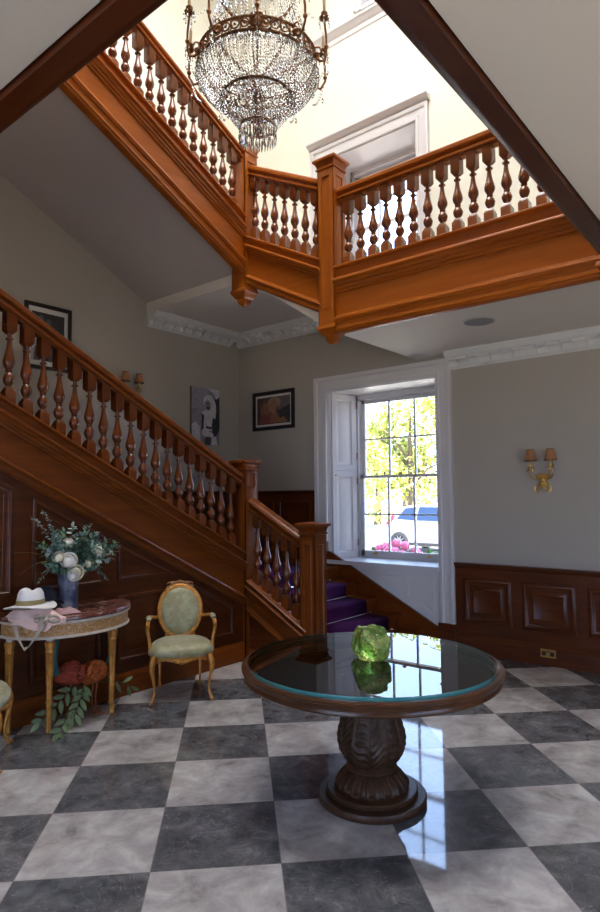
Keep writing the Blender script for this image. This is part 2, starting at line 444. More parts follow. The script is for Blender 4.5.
def newel(parent, x, y, z0, z1, w=.094, pendant=False, panels=(), cap_r=.128, mat='wood_z'):
    mb = MB()
    def sq(r, z): return [V((x+r, y+r, z)), V((x-r, y+r, z)), V((x-r, y-r, z)), V((x+r, y-r, z))]
    zb = z0
    if pendant: zb = z0+.16
    mb.loft([sq(w-.008, zb), sq(w-.008, z1-.1)])
    # face frames
    for (ux, uy) in ((1, 0), (0, 1), (-1, 0), (0, -1)):
        n = V((ux, uy, 0)); u = V((-uy, ux, 0)); O = V((x, y, 0))+n*(w-.008)
        def frame(za, zb2, zc, zd):
            # outer rectangle with a sunk panel
            outer = [(-w, za), (w, za), (w, zd), (-w, zd)]
            inner = [(-w+.04, zb2), (w-.04, zb2), (w-.04, zc), (-w+.04, zc)]
            loops = [[O+u*a+V((0, 0, c))+n*d for a, c in q] for q, d in
                     ((outer, 0), (outer, .008), (inner, .008), (inset(inner, .007), .013), (inset(inner, .012), .001), (inset(inner, .013), -.002))]
            mb.loft(loops, cap0=False)
        segs = panels
        z = zb
        for (pa, pb, end) in segs:
            frame(z, pa, pb, end); z = end
        if z < z1-.1-1e-6:
            q = [(-w, z), (w, z), (w, z1-.1), (-w, z1-.1)]
            mb.loft([[O+u*a+V((0, 0, c))+n*d for a, c in q] for d in (0, .008)], cap0=False)
    p = mb.build('newel_post', M[mat], parent)
    c = MB()
    r = cap_r
    c.loft([sq(k, z) for k, z in ((w+.002, z1-.125), (w+.012, z1-.12), (w+.012, z1-.105), (w+.002, z1-.098), (w+.006, z1-.08), (r-.018, z1-.05), (r-.004, z1-.044), (r, z1-.04), (r, z1-.018), (r-.01, z1-.012), (.01, z1))])
    c.build('newel_cap', M[mat], p)
    if pendant:
        d = MB()
        d.loft([sq(k, z) for k, z in ((w-.01, zb+.02), (w+.004, zb+.02), (w+.012, zb), (w+.014, zb-.018), (w+.004, zb-.026), (w-.004, zb-.04), (w-.02, zb-.066), (w-.045, zb-.085), (w-.045, zb-.1), (w-.055, zb-.13), (.012, z0))])
        d.build('pendant_drop', M[mat], p)
    return p

PANEL = [(0, 0), (0, .014), (.012, .02), (.028, .018), (.036, .006), (.046, .002), (.085, .012), (.087, .010)]
PANEL_SMALL = [(0, 0), (0, .010), (.010, .014), (.020, .010), (.026, .002), (.030, .001), (.055, .006)]

# ------------------------------------------------------------------ LOWER STAIRCASE
st = thing('staircase', (-4.73, 4.88, 0), 'mahogany lower staircase with panelled side, turned balusters and purple carpet', 'staircase')
SLM = .52
def SM(y): return 1.818-SLM*(y-3.43)          # cap line of the main flight string
Y0M, Y1M = 4.77, -.3
# main flight string
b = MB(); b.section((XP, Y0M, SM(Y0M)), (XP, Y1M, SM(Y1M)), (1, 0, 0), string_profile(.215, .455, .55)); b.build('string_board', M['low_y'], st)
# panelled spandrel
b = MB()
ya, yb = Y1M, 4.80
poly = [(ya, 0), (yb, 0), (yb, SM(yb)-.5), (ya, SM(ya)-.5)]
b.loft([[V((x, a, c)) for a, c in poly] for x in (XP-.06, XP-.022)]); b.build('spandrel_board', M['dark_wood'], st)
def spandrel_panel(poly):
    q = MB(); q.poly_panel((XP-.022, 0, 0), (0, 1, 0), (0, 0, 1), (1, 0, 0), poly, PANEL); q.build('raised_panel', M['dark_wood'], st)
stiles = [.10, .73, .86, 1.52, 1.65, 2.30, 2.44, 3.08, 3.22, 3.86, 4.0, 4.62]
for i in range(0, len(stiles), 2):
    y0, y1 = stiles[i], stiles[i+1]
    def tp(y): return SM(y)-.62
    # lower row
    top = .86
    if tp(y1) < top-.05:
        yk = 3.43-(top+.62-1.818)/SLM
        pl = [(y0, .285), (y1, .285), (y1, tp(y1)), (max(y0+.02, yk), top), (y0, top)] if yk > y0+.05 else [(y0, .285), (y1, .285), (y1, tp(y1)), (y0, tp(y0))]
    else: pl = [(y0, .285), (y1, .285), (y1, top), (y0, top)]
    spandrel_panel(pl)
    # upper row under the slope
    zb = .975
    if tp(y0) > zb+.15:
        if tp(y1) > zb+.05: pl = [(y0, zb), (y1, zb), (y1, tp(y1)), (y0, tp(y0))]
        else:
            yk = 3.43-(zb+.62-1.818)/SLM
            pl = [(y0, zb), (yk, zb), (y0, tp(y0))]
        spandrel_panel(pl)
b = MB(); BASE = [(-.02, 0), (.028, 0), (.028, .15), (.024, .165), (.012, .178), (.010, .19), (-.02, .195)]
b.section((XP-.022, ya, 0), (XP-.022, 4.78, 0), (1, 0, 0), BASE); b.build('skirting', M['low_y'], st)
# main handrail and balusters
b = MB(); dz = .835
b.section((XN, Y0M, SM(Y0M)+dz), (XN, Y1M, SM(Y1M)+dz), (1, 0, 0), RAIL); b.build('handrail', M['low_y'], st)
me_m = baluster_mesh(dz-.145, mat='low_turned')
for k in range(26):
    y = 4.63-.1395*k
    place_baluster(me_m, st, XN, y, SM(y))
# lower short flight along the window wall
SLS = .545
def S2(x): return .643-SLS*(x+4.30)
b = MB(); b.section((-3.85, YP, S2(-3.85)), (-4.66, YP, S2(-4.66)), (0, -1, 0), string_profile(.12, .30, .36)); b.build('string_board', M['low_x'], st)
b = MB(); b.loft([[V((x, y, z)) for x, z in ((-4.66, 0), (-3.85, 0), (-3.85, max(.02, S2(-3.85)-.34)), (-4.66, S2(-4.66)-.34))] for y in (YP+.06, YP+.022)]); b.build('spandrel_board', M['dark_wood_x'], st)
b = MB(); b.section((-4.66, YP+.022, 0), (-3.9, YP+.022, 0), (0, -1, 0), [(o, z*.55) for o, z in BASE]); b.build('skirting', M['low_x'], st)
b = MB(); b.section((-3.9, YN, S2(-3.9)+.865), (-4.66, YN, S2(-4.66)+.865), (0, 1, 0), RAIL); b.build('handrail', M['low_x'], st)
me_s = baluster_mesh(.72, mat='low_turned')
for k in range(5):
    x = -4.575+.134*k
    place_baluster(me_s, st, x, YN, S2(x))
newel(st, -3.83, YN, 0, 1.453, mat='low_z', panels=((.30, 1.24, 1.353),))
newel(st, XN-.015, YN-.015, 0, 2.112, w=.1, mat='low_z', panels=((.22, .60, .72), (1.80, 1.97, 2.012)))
# steps
RI = .163
for k in range(1, 5):
    x = -3.49-.29*(k-1)
    b = MB(); b.box((x-.34, YN+.02, RI*k-.032), (x, YW-.03, RI*k)); b.box((x-.05, YN+.03, RI*(k-1)), (x-.03, YW-.03, RI*k-.03))
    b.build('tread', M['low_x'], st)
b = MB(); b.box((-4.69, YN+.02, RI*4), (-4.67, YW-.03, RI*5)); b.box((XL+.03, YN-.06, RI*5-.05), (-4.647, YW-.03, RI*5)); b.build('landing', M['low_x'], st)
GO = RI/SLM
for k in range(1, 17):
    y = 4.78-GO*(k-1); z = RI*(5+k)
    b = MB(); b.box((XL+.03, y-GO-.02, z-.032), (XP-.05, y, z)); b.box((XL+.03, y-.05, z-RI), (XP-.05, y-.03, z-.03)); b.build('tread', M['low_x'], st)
# wall string on the window wall, then landing skirting
def SW(x): return .603-.515*(x+4.03)
b = MB(); b.loft([[V((x, y, z)) for x, z in ((-3.27, .0), (-3.27, SW(-3.27)), (-4.80, SW(-4.80)), (XL, SW(-4.80)), (XL, .6), (-4.7, .55), (-3.6, 0))] for y in (YW, YW-.03)])
b.section((-3.27, YW-.03, SW(-3.27)), (-4.80, YW-.03, SW(-4.80)), (0, -1, 0), [(-.02, 0), (.014, 0), (.014, -.022), (.0, -.03), (-.02, -.03)])
b.section((-4.80, YW-.03, SW(-4.80)), (XL+.02, YW-.03, SW(-4.80)), (0, -1, 0), [(-.02, 0), (.014, 0), (.014, -.022), (.0, -.03), (-.02, -.03)])
b.build('wall_string', M['low_x'], st)

# stair carpet with rods
rc = thing('stair_carpet', (-4.0, 5.65, 0), 'purple carpet runner held by steel rods on the lower stairs', 'carpet')
CY0, CY1 = 5.12, 6.17
b = MB(); t = .014
loop = []
pts = [(-3.44, .004)]
for k in range(1, 6):
    x = -3.49-.29*(k-1); z = RI*k
    pts += [(x+.018, z-RI+.012), (x+.012, z-.03), (x+.014, z-.01), (x, z+.012), (x-.1, z+.012)]
pts += [(XL+.35, RI*5+.012)]
pts[0] = (-3.47, .005)
lo = [(x-.004 if i % 5 else x, z-.008) for i, (x, z) in enumerate(pts)]
vs = []; fs = []
for x, z in pts: vs += [(x, CY0, z), (x, CY1, z)]
for i in range(len(pts)-1): fs.append((2*i, 2*i+1, 2*i+3, 2*i+2))
b.add(vs, fs)
base = b.build('carpet_runner', M['carpet'], rc)
sm_ = base.modifiers.new('thick', 'SOLIDIFY'); sm_.thickness = .01; sm_.offset = -1
b = MB(); vs = []; fs = []; pts = [(4.72, RI*5+.013)]
for k in range(1, 17):
    y = 4.78-GO*(k-1); z = RI*(5+k)
    pts += [(y+.016, z-RI+.013), (y+.01, z-.03), (y+.012, z-.01), (y, z+.012), (y-.12, z+.012)]
for y, z in pts: vs += [(-6.1, y, z), (-5.1, y, z)]
for i in range(len(pts)-1): fs.append((2*i, 2*i+1, 2*i+3, 2*i+2))
b.add(vs, fs); o = b.build('carpet_runner', M['carpet'], rc)
sm_ = o.modifiers.new('thick', 'SOLIDIFY'); sm_.thickness = .01; sm_.offset = 1
for k in range(1, 6):
    x = -3.49-.29*(k-1)+.03; z = RI*(k-1)+.022
    if k == 1: z = .02
    b = MB(); b.tube([(x, CY0-.05, z), (x, CY1+.05, z)], .0075, 8)
    for y in (CY0-.05, CY1+.05): b.ball((x, y, z), .013, 8, 6)
    b.build('stair_rod', M['chrome'], rc)

# landing and stair wainscot on the walls (dark)
b = MB(); WZ0, WZ1 = SW(-4.80), 1.785
b.box((XL, YW-.02, WZ0), (-5.04, YW, WZ1-.03)); 
b.section((XL, YW, WZ1), (-5.04, YW, WZ1), (0, -1, 0), [(0, 0), (.045, 0), (.045, -.015), (.03, -.03), (.022, -.05), (0, -.05)])
for x0, x1 in ((-6.38, -5.76), (-5.66, -5.12)):
    b.poly_panel((0, YW-.02, 0), (1, 0, 0), (0, 0, 1), (0, -1, 0), [(x0, WZ0+.08), (x1, WZ0+.08), (x1, WZ1-.13), (x0, WZ1-.13)], PANEL)
o = b.build('trim_landing_wainscot', M['dark_wood_x']); tag(o, 'dark wood wainscot on the stair landing below the small colour portrait', 'wainscot', kind='structure')
b = MB()
def SLW(y): return RI*5+.17+SLM*(4.78-y)
b.loft([[V((x, y, z)) for y, z in ((YW-.02, .6), (YW-.02, WZ1-.03), (4.9, WZ1-.03), (4.78, SLW(4.78)+.76), (-.3, SLW(-.3)+.76), (-.3, SLW(-.3)-.35), (4.78, .62))] for x in (XL, XL+.02)])
b.section((XL, 4.78, SLW(4.78)+.79), (XL, -.3, SLW(-.3)+.79), (1, 0, 0), [(0, 0), (.045, 0), (.045, -.015), (.03, -.03), (.022, -.05), (0, -.05)])
b.section((XL, YW-.03, WZ1), (XL, 4.78, WZ1), (1, 0, 0), [(0, 0), (.045, 0), (.045, -.015), (.03, -.03), (.022, -.05), (0, -.05)])
o = b.build('trim_stair_wainscot', M['dark_wood']); tag(o, 'dark wood wainscot climbing the left wall behind the stairs', 'wainscot', kind='structure')

# ------------------------------------------------------------------ UPPER STAIRCASE
su = thing('staircase', (XN, YN, 3.85), 'mahogany upper staircase climbing from the gallery landing with grey soffit beneath', 'staircase')
def S3(x): return 4.313-.51*(x+4.162)
def S4(y): return 5.20-.48*(y-3.90)
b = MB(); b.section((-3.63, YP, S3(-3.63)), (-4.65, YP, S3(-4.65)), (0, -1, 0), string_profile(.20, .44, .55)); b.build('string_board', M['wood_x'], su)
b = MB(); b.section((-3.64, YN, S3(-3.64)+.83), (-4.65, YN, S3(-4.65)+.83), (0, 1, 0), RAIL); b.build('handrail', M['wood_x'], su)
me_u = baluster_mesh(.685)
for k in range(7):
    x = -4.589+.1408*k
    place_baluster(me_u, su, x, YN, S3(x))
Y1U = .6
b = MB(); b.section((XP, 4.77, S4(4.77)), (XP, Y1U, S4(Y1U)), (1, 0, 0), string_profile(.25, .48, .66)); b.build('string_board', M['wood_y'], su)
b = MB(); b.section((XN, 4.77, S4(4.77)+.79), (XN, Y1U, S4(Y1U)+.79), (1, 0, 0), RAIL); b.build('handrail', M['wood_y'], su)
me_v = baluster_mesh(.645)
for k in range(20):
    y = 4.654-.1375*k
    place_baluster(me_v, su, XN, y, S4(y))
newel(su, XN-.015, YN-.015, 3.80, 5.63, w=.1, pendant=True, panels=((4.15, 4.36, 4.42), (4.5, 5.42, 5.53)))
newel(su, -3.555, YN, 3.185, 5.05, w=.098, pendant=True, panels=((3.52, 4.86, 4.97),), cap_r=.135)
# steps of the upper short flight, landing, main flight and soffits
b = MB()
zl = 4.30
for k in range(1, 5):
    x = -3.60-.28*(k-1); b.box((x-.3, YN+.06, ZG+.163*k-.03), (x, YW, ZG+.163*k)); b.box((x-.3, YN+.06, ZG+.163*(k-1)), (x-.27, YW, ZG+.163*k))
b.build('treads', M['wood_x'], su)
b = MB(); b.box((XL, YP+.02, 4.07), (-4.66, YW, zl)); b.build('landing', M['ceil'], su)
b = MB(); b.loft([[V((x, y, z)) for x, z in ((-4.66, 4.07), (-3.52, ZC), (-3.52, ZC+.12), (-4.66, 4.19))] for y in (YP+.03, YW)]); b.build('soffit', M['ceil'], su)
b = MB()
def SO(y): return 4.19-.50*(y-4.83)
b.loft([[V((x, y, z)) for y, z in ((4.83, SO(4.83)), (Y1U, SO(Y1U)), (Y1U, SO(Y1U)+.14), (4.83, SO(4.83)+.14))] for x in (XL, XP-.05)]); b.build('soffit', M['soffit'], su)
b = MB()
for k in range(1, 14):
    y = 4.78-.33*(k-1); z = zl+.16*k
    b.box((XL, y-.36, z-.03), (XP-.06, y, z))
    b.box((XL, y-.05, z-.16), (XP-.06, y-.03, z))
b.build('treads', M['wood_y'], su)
b = MB(); b.loft([[V((x, y, z)) for x, z in ((-3.45, ZG), (-3.45, ZG+.22), (-4.75, ZG+.90), (XL, ZG+.90), (XL, zl), (-4.66, zl), (-3.6, ZG))] for y in (YW, YW-.03)]); b.build('wall_string', M['wood_x'], su)

# ------------------------------------------------------------------ GALLERY balustrade and edge beams
ga = thing('gallery_balustrade', (-3.45, YN, ZC), 'straight mahogany gallery balustrade in front of the upper window', 'balustrade')
GZ = 3.925
b = MB(); b.section((-3.47, YP, GZ), (-1.05, YP, GZ), (0, -1, 0), string_profile(.26, .49, .655)); b.build('fascia', M['wood_x'], ga)
b = MB(); b.section((-3.47, YN, GZ+.80), (-1.05, YN, GZ+.80), (0, 1, 0), RAIL); b.build('handrail', M['wood_x'], ga)
me_g = baluster_mesh(.655)
for k in range(16):
    x = -3.352+.1418*k
    place_baluster(me_g, ga, x, YN, GZ)
newel(ga, XE-.02, YN, 3.20, 5.10, pendant=True, panels=((3.52, 4.86, 4.97),))
gr = thing('gallery_edge_beam', (XE, 3, ZC), 'dark mahogany edge beam crossing the right of the stairwell opening', 'beam')
EDGE = [(-.11, 0), (-.11, -.03), (-.03, -.03), (-.03, -.016), (.0, -.016), (.012, -.006), (.012, .03), (.0, .05), (0, .60), (-.11, .60)]
b = MB(); b.section((XE, YP, ZC), (XE, YE-.1, ZC), (-1, 0, 0), EDGE); b.build('fascia_board', M['dark_wood'], gr)
b = MB(); b.box((XE+.02, YE, 3.9), (XE+.12, YP, 3.94)); b.build('base_rail', M['wood_y'], gr)
gl = thing('gallery_edge_beam', (-2.8, YE, ZC), 'dark mahogany edge beam crossing the upper left corner overhead', 'beam')
b = MB(); b.section((XE+.11, YE, ZC), (-4.64, YE, ZC), (0, 1, 0), EDGE); b.build('fascia_board', M['dark_wood_x'], gl)
b = MB(); b.box((-4.6, YE-.12, 3.9), (XE, YE-.02, 3.94)); b.build('base_rail', M['wood_x'], gl)

# ------------------------------------------------------------------ cornices
CORN = [(0, 0), (.19, 0), (.19, -.018), (.175, -.03), (.165, -.05), (.13, -.07), (.115, -.075), (.115, -.085), (.05, -.09), (.045, -.15), (.02, -.165), (.012, -.175), (0, -.18)]
def bracket(b, P, n, t, w=.085):
    """scrolled modillion below the corona; n outwards, t along the wall"""
    P, n, t = V(P), V(n), V(t)
    prof = [(.0, -.078), (.150, -.066), (.158, -.08), (.154, -.098), (.138, -.108), (.118, -.108), (.098, -.116), (.082, -.134), (.066, -.156), (.048, -.166), (.02, -.165), (0, -.16)]
    b.loft([[P+n*o+V((0, 0, z))+t*q for o, z in prof] for q in (-w/2, -w/2+.008, w/2-.008, w/2)])
    b.tube([P+n*.138+V((0, 0, -.088))-t*(w/2+.006), P+n*.138+V((0, 0, -.088))+t*(w/2+.006)], .02, 10)
def cornice(name, P0, P1, n, zt, label, step, first, bw):
    P0, P1 = V(P0), V(P1); b = MB()
    b.section(P0+V((0, 0, zt)), P1+V((0, 0, zt)), n, CORN)
    o = b.build(name, M['plaster']); tag(o, label, 'cornice', kind='structure')
    d = (P1-P0); L = d.length; d.normalize(); s = first
    while s < L-.04:
        q = MB(); bracket(q, P0+d*s+V((0, 0, zt)), n, d, bw); q.build('modillion', M['plaster'], o); s += step
    return o
cornice('trim_1', (-3.09, YW, 0), (XR, YW, 0), (0, -1, 0), ZC, 'white bracketed cornice right of the tall window', .245, .19, .12)
cornice('trim_2', (XL, YW, 0), (-4.67, YW, 0), (0, -1, 0), 4.07, 'white bracketed cornice over the landing above the colour portrait', .165, .24, .08)
cornice('trim_3', (XL, YP+.03, 0), (XL, YW-.19, 0), (1, 0, 0), 4.07, 'white bracketed cornice on the left wall above the monochrome canvas', .165, .1, .08)
b = MB(); b.section((XL, YW, 7.90), (XR, YW, 7.90), (0, -1, 0), [(0, 0), (.09, 0), (.09, -.03), (.06, -.05), (.05, -.08), (.02, -.10), (.015, -.16), (0, -.17)])
o = b.build('trim_4', M['white']); tag(o, 'white ledge moulding high on the upper wall', 'moulding', kind='structure')

# ------------------------------------------------------------------ windows
def window(name, label, x0, x1, z0, z1, trim_w, ts, cols, rows, meet, z_bot, entab=False, shutters=True, floor_trim=False, apron=True):
    yS = 7.0
    w = thing(name, ((x0+x1)/2, YW, z0), label, 'window', kind='structure')
    # moulded architrave, mitred: sweep of a profile round the opening
    P = [(0, 0), (0, .028), (.012, .034), (trim_w*.22, .034), (trim_w*.26, .022), (trim_w*.70, .026), (trim_w*.74, .042), (trim_w*.86, .05), (trim_w, .046), (trim_w, 0)]
    def arch(xa, xb, za, zb, zl, zr):
        loops = []
        for d, y in P:
            loops.append([(xa-d, zl), (xa-d, zb+d), (xb+d, zb+d), (xb+d, zr)])
        n = len(P); vs = []
        for (d, y), l in zip(P, loops):
            for (x, z) in l: vs.append((x, YW-y, z))
        fs = []
        for i in range(n):
            i2 = (i+1) % n
            for k in range(3): fs.append((i*4+k, i*4+k+1, i2*4+k+1, i2*4+k))
        fs.append(tuple(i*4 for i in range(n))); fs.append(tuple(i*4+3 for i in range(n)))
        return MB().add(vs, fs)
    zl = SW(x0-trim_w)+.005 if floor_trim else z0
    b = arch(x0, x1, z0, z1, zl, .285 if floor_trim else z0); b.build('architrave', M['white'], w)
    if entab:
        b = MB(); b.section((x0-trim_w-.02, YW, z1+trim_w+.085), (x1+trim_w+.02, YW, z1+trim_w+.085), (0, -1, 0), [(0, 0), (.11, 0), (.11, -.02), (.09, -.04), (.06, -.05), (.05, -.07), (.0, -.075)])
        b.build('cornice_hood', M['white'], w)
    # splayed reveals with shutter panels, soffit, sill
    sp = .135
    for s, xx in ((1, x0), (-1, x1)):
        A = V((xx, YW, 0)); B = V((xx+s*sp, yS-.03, 0))
        u = (B-A); L = u.length; u.normalize(); n = V((u.y, -u.x, 0))*s
        b = MB()
        b.loft([[A+V((s*.004, 0, z0)), B+V((0, 0, z0)), B+V((0, .1, z0)), A+V((s*.004, .1, z0))], [A+V((s*.004, 0, z1)), B+V((0, 0, z1)), B+V((0, .1, z1)), A+V((s*.004, .1, z1))]])
        b.build('reveal', M['white'], w)
        if shutters:
            h = z1-z0-.03
            lo = z0+.015; spl = lo+h*.53
            for k, (za, zb) in enumerate(((lo, spl-.003), (spl+.003, lo+h))):
                q = MB()
                a0, a1 = .10*L+.012, L-.02
                O = A+n*.0
                uu = u if s > 0 else u
                poly = [(a0, za), (a1, za), (a1, zb), (a0, zb)]
                def P3(pl, d): return [O+uu*a+V((0, 0, c))+n*d for a, c in pl]
                inn = inset(poly, .075)
                q.loft([P3(poly, 0), P3(poly, .03), P3(inn, .03), P3(inset(inn, .012), .016), P3(inset(inn, .02), .014), P3(inset(inn, .05), .022)], cap0=False)
                sh = q.build('shutter', M['white'], w)
                if k == 0:
                    kb = MB(); kb.ball(O+uu*(a0+.04)+V((0, 0, zb-.06))+n*.045, .012, 8, 6); kb.build('shutter_knob', M['brass'], sh)
                hg = MB()
                for zz in (za+.15, zb-.18): hg.tube([O+uu*(a1+.003)+n*.034+V((0, 0, zz)), O+uu*(a1+.003)+n*.034+V((0, 0, zz+.09))], .009, 6)
                hg.build('hinge', M['gilt_dark'], sh)
    b = MB(); b.box((x0, YW+.002, z1-.012), (x1, yS+.05, z1+.01)); b.build('head_lining', M['white'], w)
    b = MB(); b.box((x0+.002, YW-.045, z0-.035), (x1-.002, yS+.02, z0+.014)); b.build('sill', M['white'], w)
    # box frame and sashes
    fx0, fx1 = x0+sp-.02, x1-sp+.02
    b = MB()
    b.box((fx0, yS-.03, z0), (fx0+.055, yS+.12, z1)); b.box((fx1-.055, yS-.03, z0), (fx1, yS+.12, z1)); b.box((fx0, yS-.03, z1-.075), (fx1, yS+.12, z1)); b.box((fx0, yS, z0), (fx1, yS+.12, z0+.035))
    b.build('box_frame', M['white'], w)
    gx0, gx1 = fx0+.055, fx1-.055
    def sash(za, zb, y, nr, rail_b, rail_t):
        q = MB()
        q.box((gx0, y, za), (gx0+.05, y+.04, zb)); q.box((gx1-.05, y, za), (gx1, y+.04, zb))
        q.box((gx0, y, za), (gx1, y+.04, za+rail_b)); q.box((gx0, y, zb-rail_t), (gx1, y+.04, zb))
        X0, X1, Z0, Z1 = gx0+.05, gx1-.05, za+rail_b, zb-rail_t
        for c in range(1, cols):
            x = X0+(X1-X0)*c/cols; q.box((x-.0105, y+.004, Z0), (x+.0105, y+.036, Z1))
        for r in range(1, nr):
            z = Z0+(Z1-Z0)*r/nr; q.box((X0, y+.004, z-.0105), (X1, y+.036, z+.0105))
        s_ = q.build('sash', M['white'], w)
        g = MB(); g.box((X0-.004, y+.018, Z0-.004), (X1+.004, y+.022, Z1+.004)); g.build('panes', M['pane'], s_)
        return s_
    s1 = sash(z0+.035, meet+.02, yS+.01, rows, .07, .036)
    s2 = sash(meet-.016, z1-.075, yS+.055, rows, .036, .05)
    if floor_trim:
        for x in (gx0+.22, gx1-.22):
            f = MB(); f.box((x-.025, yS-.012, z0+.06), (x+.025, yS+.012, z0+.085)); f.build('sash_lift', M['brass'], s1)
        f = MB(); f.ball(((gx0+gx1)/2, yS+.02, meet+.035), (.03, .018, .018)); f.build('sash_catch', M['brass'], s1)
    return w
w1 = window('window_1', 'tall white sash window with folded shutter over the lower stairs', W1[0], W1[1], .88, 3.07, .185, .05, 3, 2, 1.955, .965, floor_trim=True)
# panelled apron under the sill, plinth block
b = MB()
b.loft([[V((x, y, z)) for x, z in ((-4.50, .842), (W1[1], SW(W1[1])), (W1[1], .845), (-4.50, .845))] for y in (YW-.006, YW)])
z1p = .76
def ap(x0, x1):
    pl = [(x0, max(SW(x0)+.09, 0)), (x1, SW(x1)+.09), (x1, z1p), (x0, z1p)]
    if pl[0][1] < z1p-.03: b.poly_panel((0, YW-.006, 0), (1, 0, 0), (0, 0, 1), (0, -1, 0), pl, [(0, 0), (.004, .006), (.016, .006), (.02, -.002)])
ap(-4.02, -3.82) if False else None
ap(-4.05, -3.76); ap(-3.70, -3.36)
b.build('apron_panel', M['white'], w1)
b = MB(); b.section((-3.283, YW, .285), (-3.085, YW, .285), (0, -1, 0), [(0, 0), (.055, 0), (.062, -.008), (.062, -.285), (0, -.285)]); b.build('plinth_block', M['dark_wood_x'], w1)
window('window_2', 'upper white sash window behind the gallery balustrade', W2[0], W2[1], W2[2], W2[3], .17, .05, 3, 2, 5.35, 0, entab=True)
w = window('window_3', 'topmost white window above the wall ledge', W3[0], W3[1], W3[2], W3[3], .12, .05, 3, 2, 8.65, 0, shutters=False)

# ------------------------------------------------------------------ right wainscot, skirting, socket
b = MB()
b.box((-3.085, YW-.022, 0), (XR, YW, .93))
b.section((-3.085, YW, .962), (XR, YW, .962), (0, -1, 0), [(0, 0), (.05, 0), (.054, -.012), (.05, -.026), (.036, -.034), (.032, -.05), (.024, -.06), (0, -.06)])
o = b.build('trim_wainscot', M['dark_wood_x']); tag(o, 'dark mahogany wainscot with square raised panels right of the window', 'wainscot', kind='structure')
x = -2.985
while x < XR-.3:
    q = MB(); q.poly_panel((0, YW-.022, 0), (1, 0, 0), (0, 0, 1), (0, -1, 0), [(x, .325), (x+.525, .325), (x+.525, .80), (x, .80)],
        [(0, 0), (0, .012), (.01, .022), (.03, .024), (.042, .014), (.06, .008), (.066, -.004), (.075, -.004), (.115, .014), (.118, .012)])
    q.build('raised_panel', M['dark_wood_x'], o); x += .638
b = MB(); b.section((-3.085, YW-.022, 0), (XR, YW-.022, 0), (0, -1, 0), [(0, 0), (.03, 0), (.03, .14), (.024, .155), (.012, .17), (.008, .19), (0, .2)])
o = b.build('baseboard_back', M['dark_wood_x']); tag(o, 'dark wood skirting under the right wainscot', 'skirting', kind='structure')
sk = thing('power_socket', (-2.095, YW-.053, .12), 'small brass double power socket on the skirting below the right wall light', 'socket')
b = MB(); b.box((-2.168, YW-.062, .082), (-2.022, YW-.0521, .162)); b.build('plate', M['brass'], sk)
for cx in (-2.135, -2.055):
    b = MB(); b.box((cx-.02, YW-.065, .10), (cx+.02, YW-.0615, .14))
    b.build('outlet', M['rubber'], sk)
for cx in (-2.104, -2.086):
    b = MB(); b.box((cx-.005, YW-.066, .135), (cx+.005, YW-.0615, .15)); b.build('switch', M['rubber'], sk)
sp_ = thing('ceiling_speaker', (-2.285, 5.42, ZC), 'round flush speaker grille in the soffit under the gallery', 'speaker')
b = MB(); b.lathe([(.145, ZC), (.145, ZC-.006), (.138, ZC-.01), (.128, ZC-.008)], (-2.285, 5.42, 0), 40); b.build('rim', plain('grey metal rim', (.45, .44, .44), .5), sp_)
b = MB(); b.lathe([(.128, ZC-.003), (.128, ZC-.009), (.001, ZC-.011)], (-2.285, 5.42, 0), 40); b.build('grille', plain('grey grille mesh', (.30, .29, .30), .7, bump=.6, bscale=700), sp_)

# ------------------------------------------------------------------ pictures
def pic_frame(name, label, P, u, n, w, h, fw, ft, fmat, mount, art, cat='picture'):
    """P = lower-left corner on the wall seen from the room; u along, n outwards"""
    P, u, n = V(P), V(u), V(n); Z = V((0, 0, 1))
    t = thing(name, P+u*(w/2), label, cat)
    def q3(pl, d): return [P+u*a+Z*c+n*d for a, c in pl]
    R = [(0, 0), (w, 0), (w, h), (0, h)]
    if fw:
        b = MB(); b.loft([q3(R, .004), q3(R, ft), q3(inset(R, fw*.5), ft+.004), q3(inset(R, fw), ft-.004), q3(inset(R, fw), ft-.018)], cap0=False, cap1=False); b.build('frame', fmat, t)
        d = ft-.018
        b = MB(); b.loft([q3(inset(R, fw-.002), .004), q3(inset(R, fw-.002), d)]); b.build('mount', mount, t)
        art(t, lambda pl, k: q3(pl, d+.001+.0009*k), w, h)
    else:
        b = MB(); b.loft([q3(R, .004), q3(R, ft)]); b.build('canvas', fmat, t)
        art(t, lambda pl, k: q3(pl, ft+.001+.0009*k), w, h)
    return t
def flat(mat_col, name): return plain(name, mat_col, .6)
def ell(cx, cy, rx, ry, a=0, n=20):
    return [(cx+rx*math.cos(2*PI*k/n)*math.cos(a)-ry*math.sin(2*PI*k/n)*math.sin(a), cy+rx*math.cos(2*PI*k/n)*math.sin(a)+ry*math.sin(2*PI*k/n)*math.cos(a)) for k in range(n)]
def art_shapes(shapes):
    def f(t, q, w, h):
        b = MB(); mats = []; idx = {}
        for k, (pl, col) in enumerate(shapes):
            if col not in idx:
                idx[col] = len(mats); mats.append(plain('print ink %02d' % len(bpy.data.materials), col, .55, var=.2, vscale=25))
            b.cur = idx[col]
            pts = q([(a*w, c*h) for a, c in pl], k)
            b.add(pts, [tuple(range(len(pts)))])
        b.build('print', mats, t, smooth=False)
    return f
sq = lambda a, c, d, e: [(a, c), (d, c), (d, e), (a, e)]
K = (.02, .02, .022); D = (.055, .055, .062); G = (.26, .25, .27); Lg = (.55, .54, .57); Wt = (.60, .58, .60)
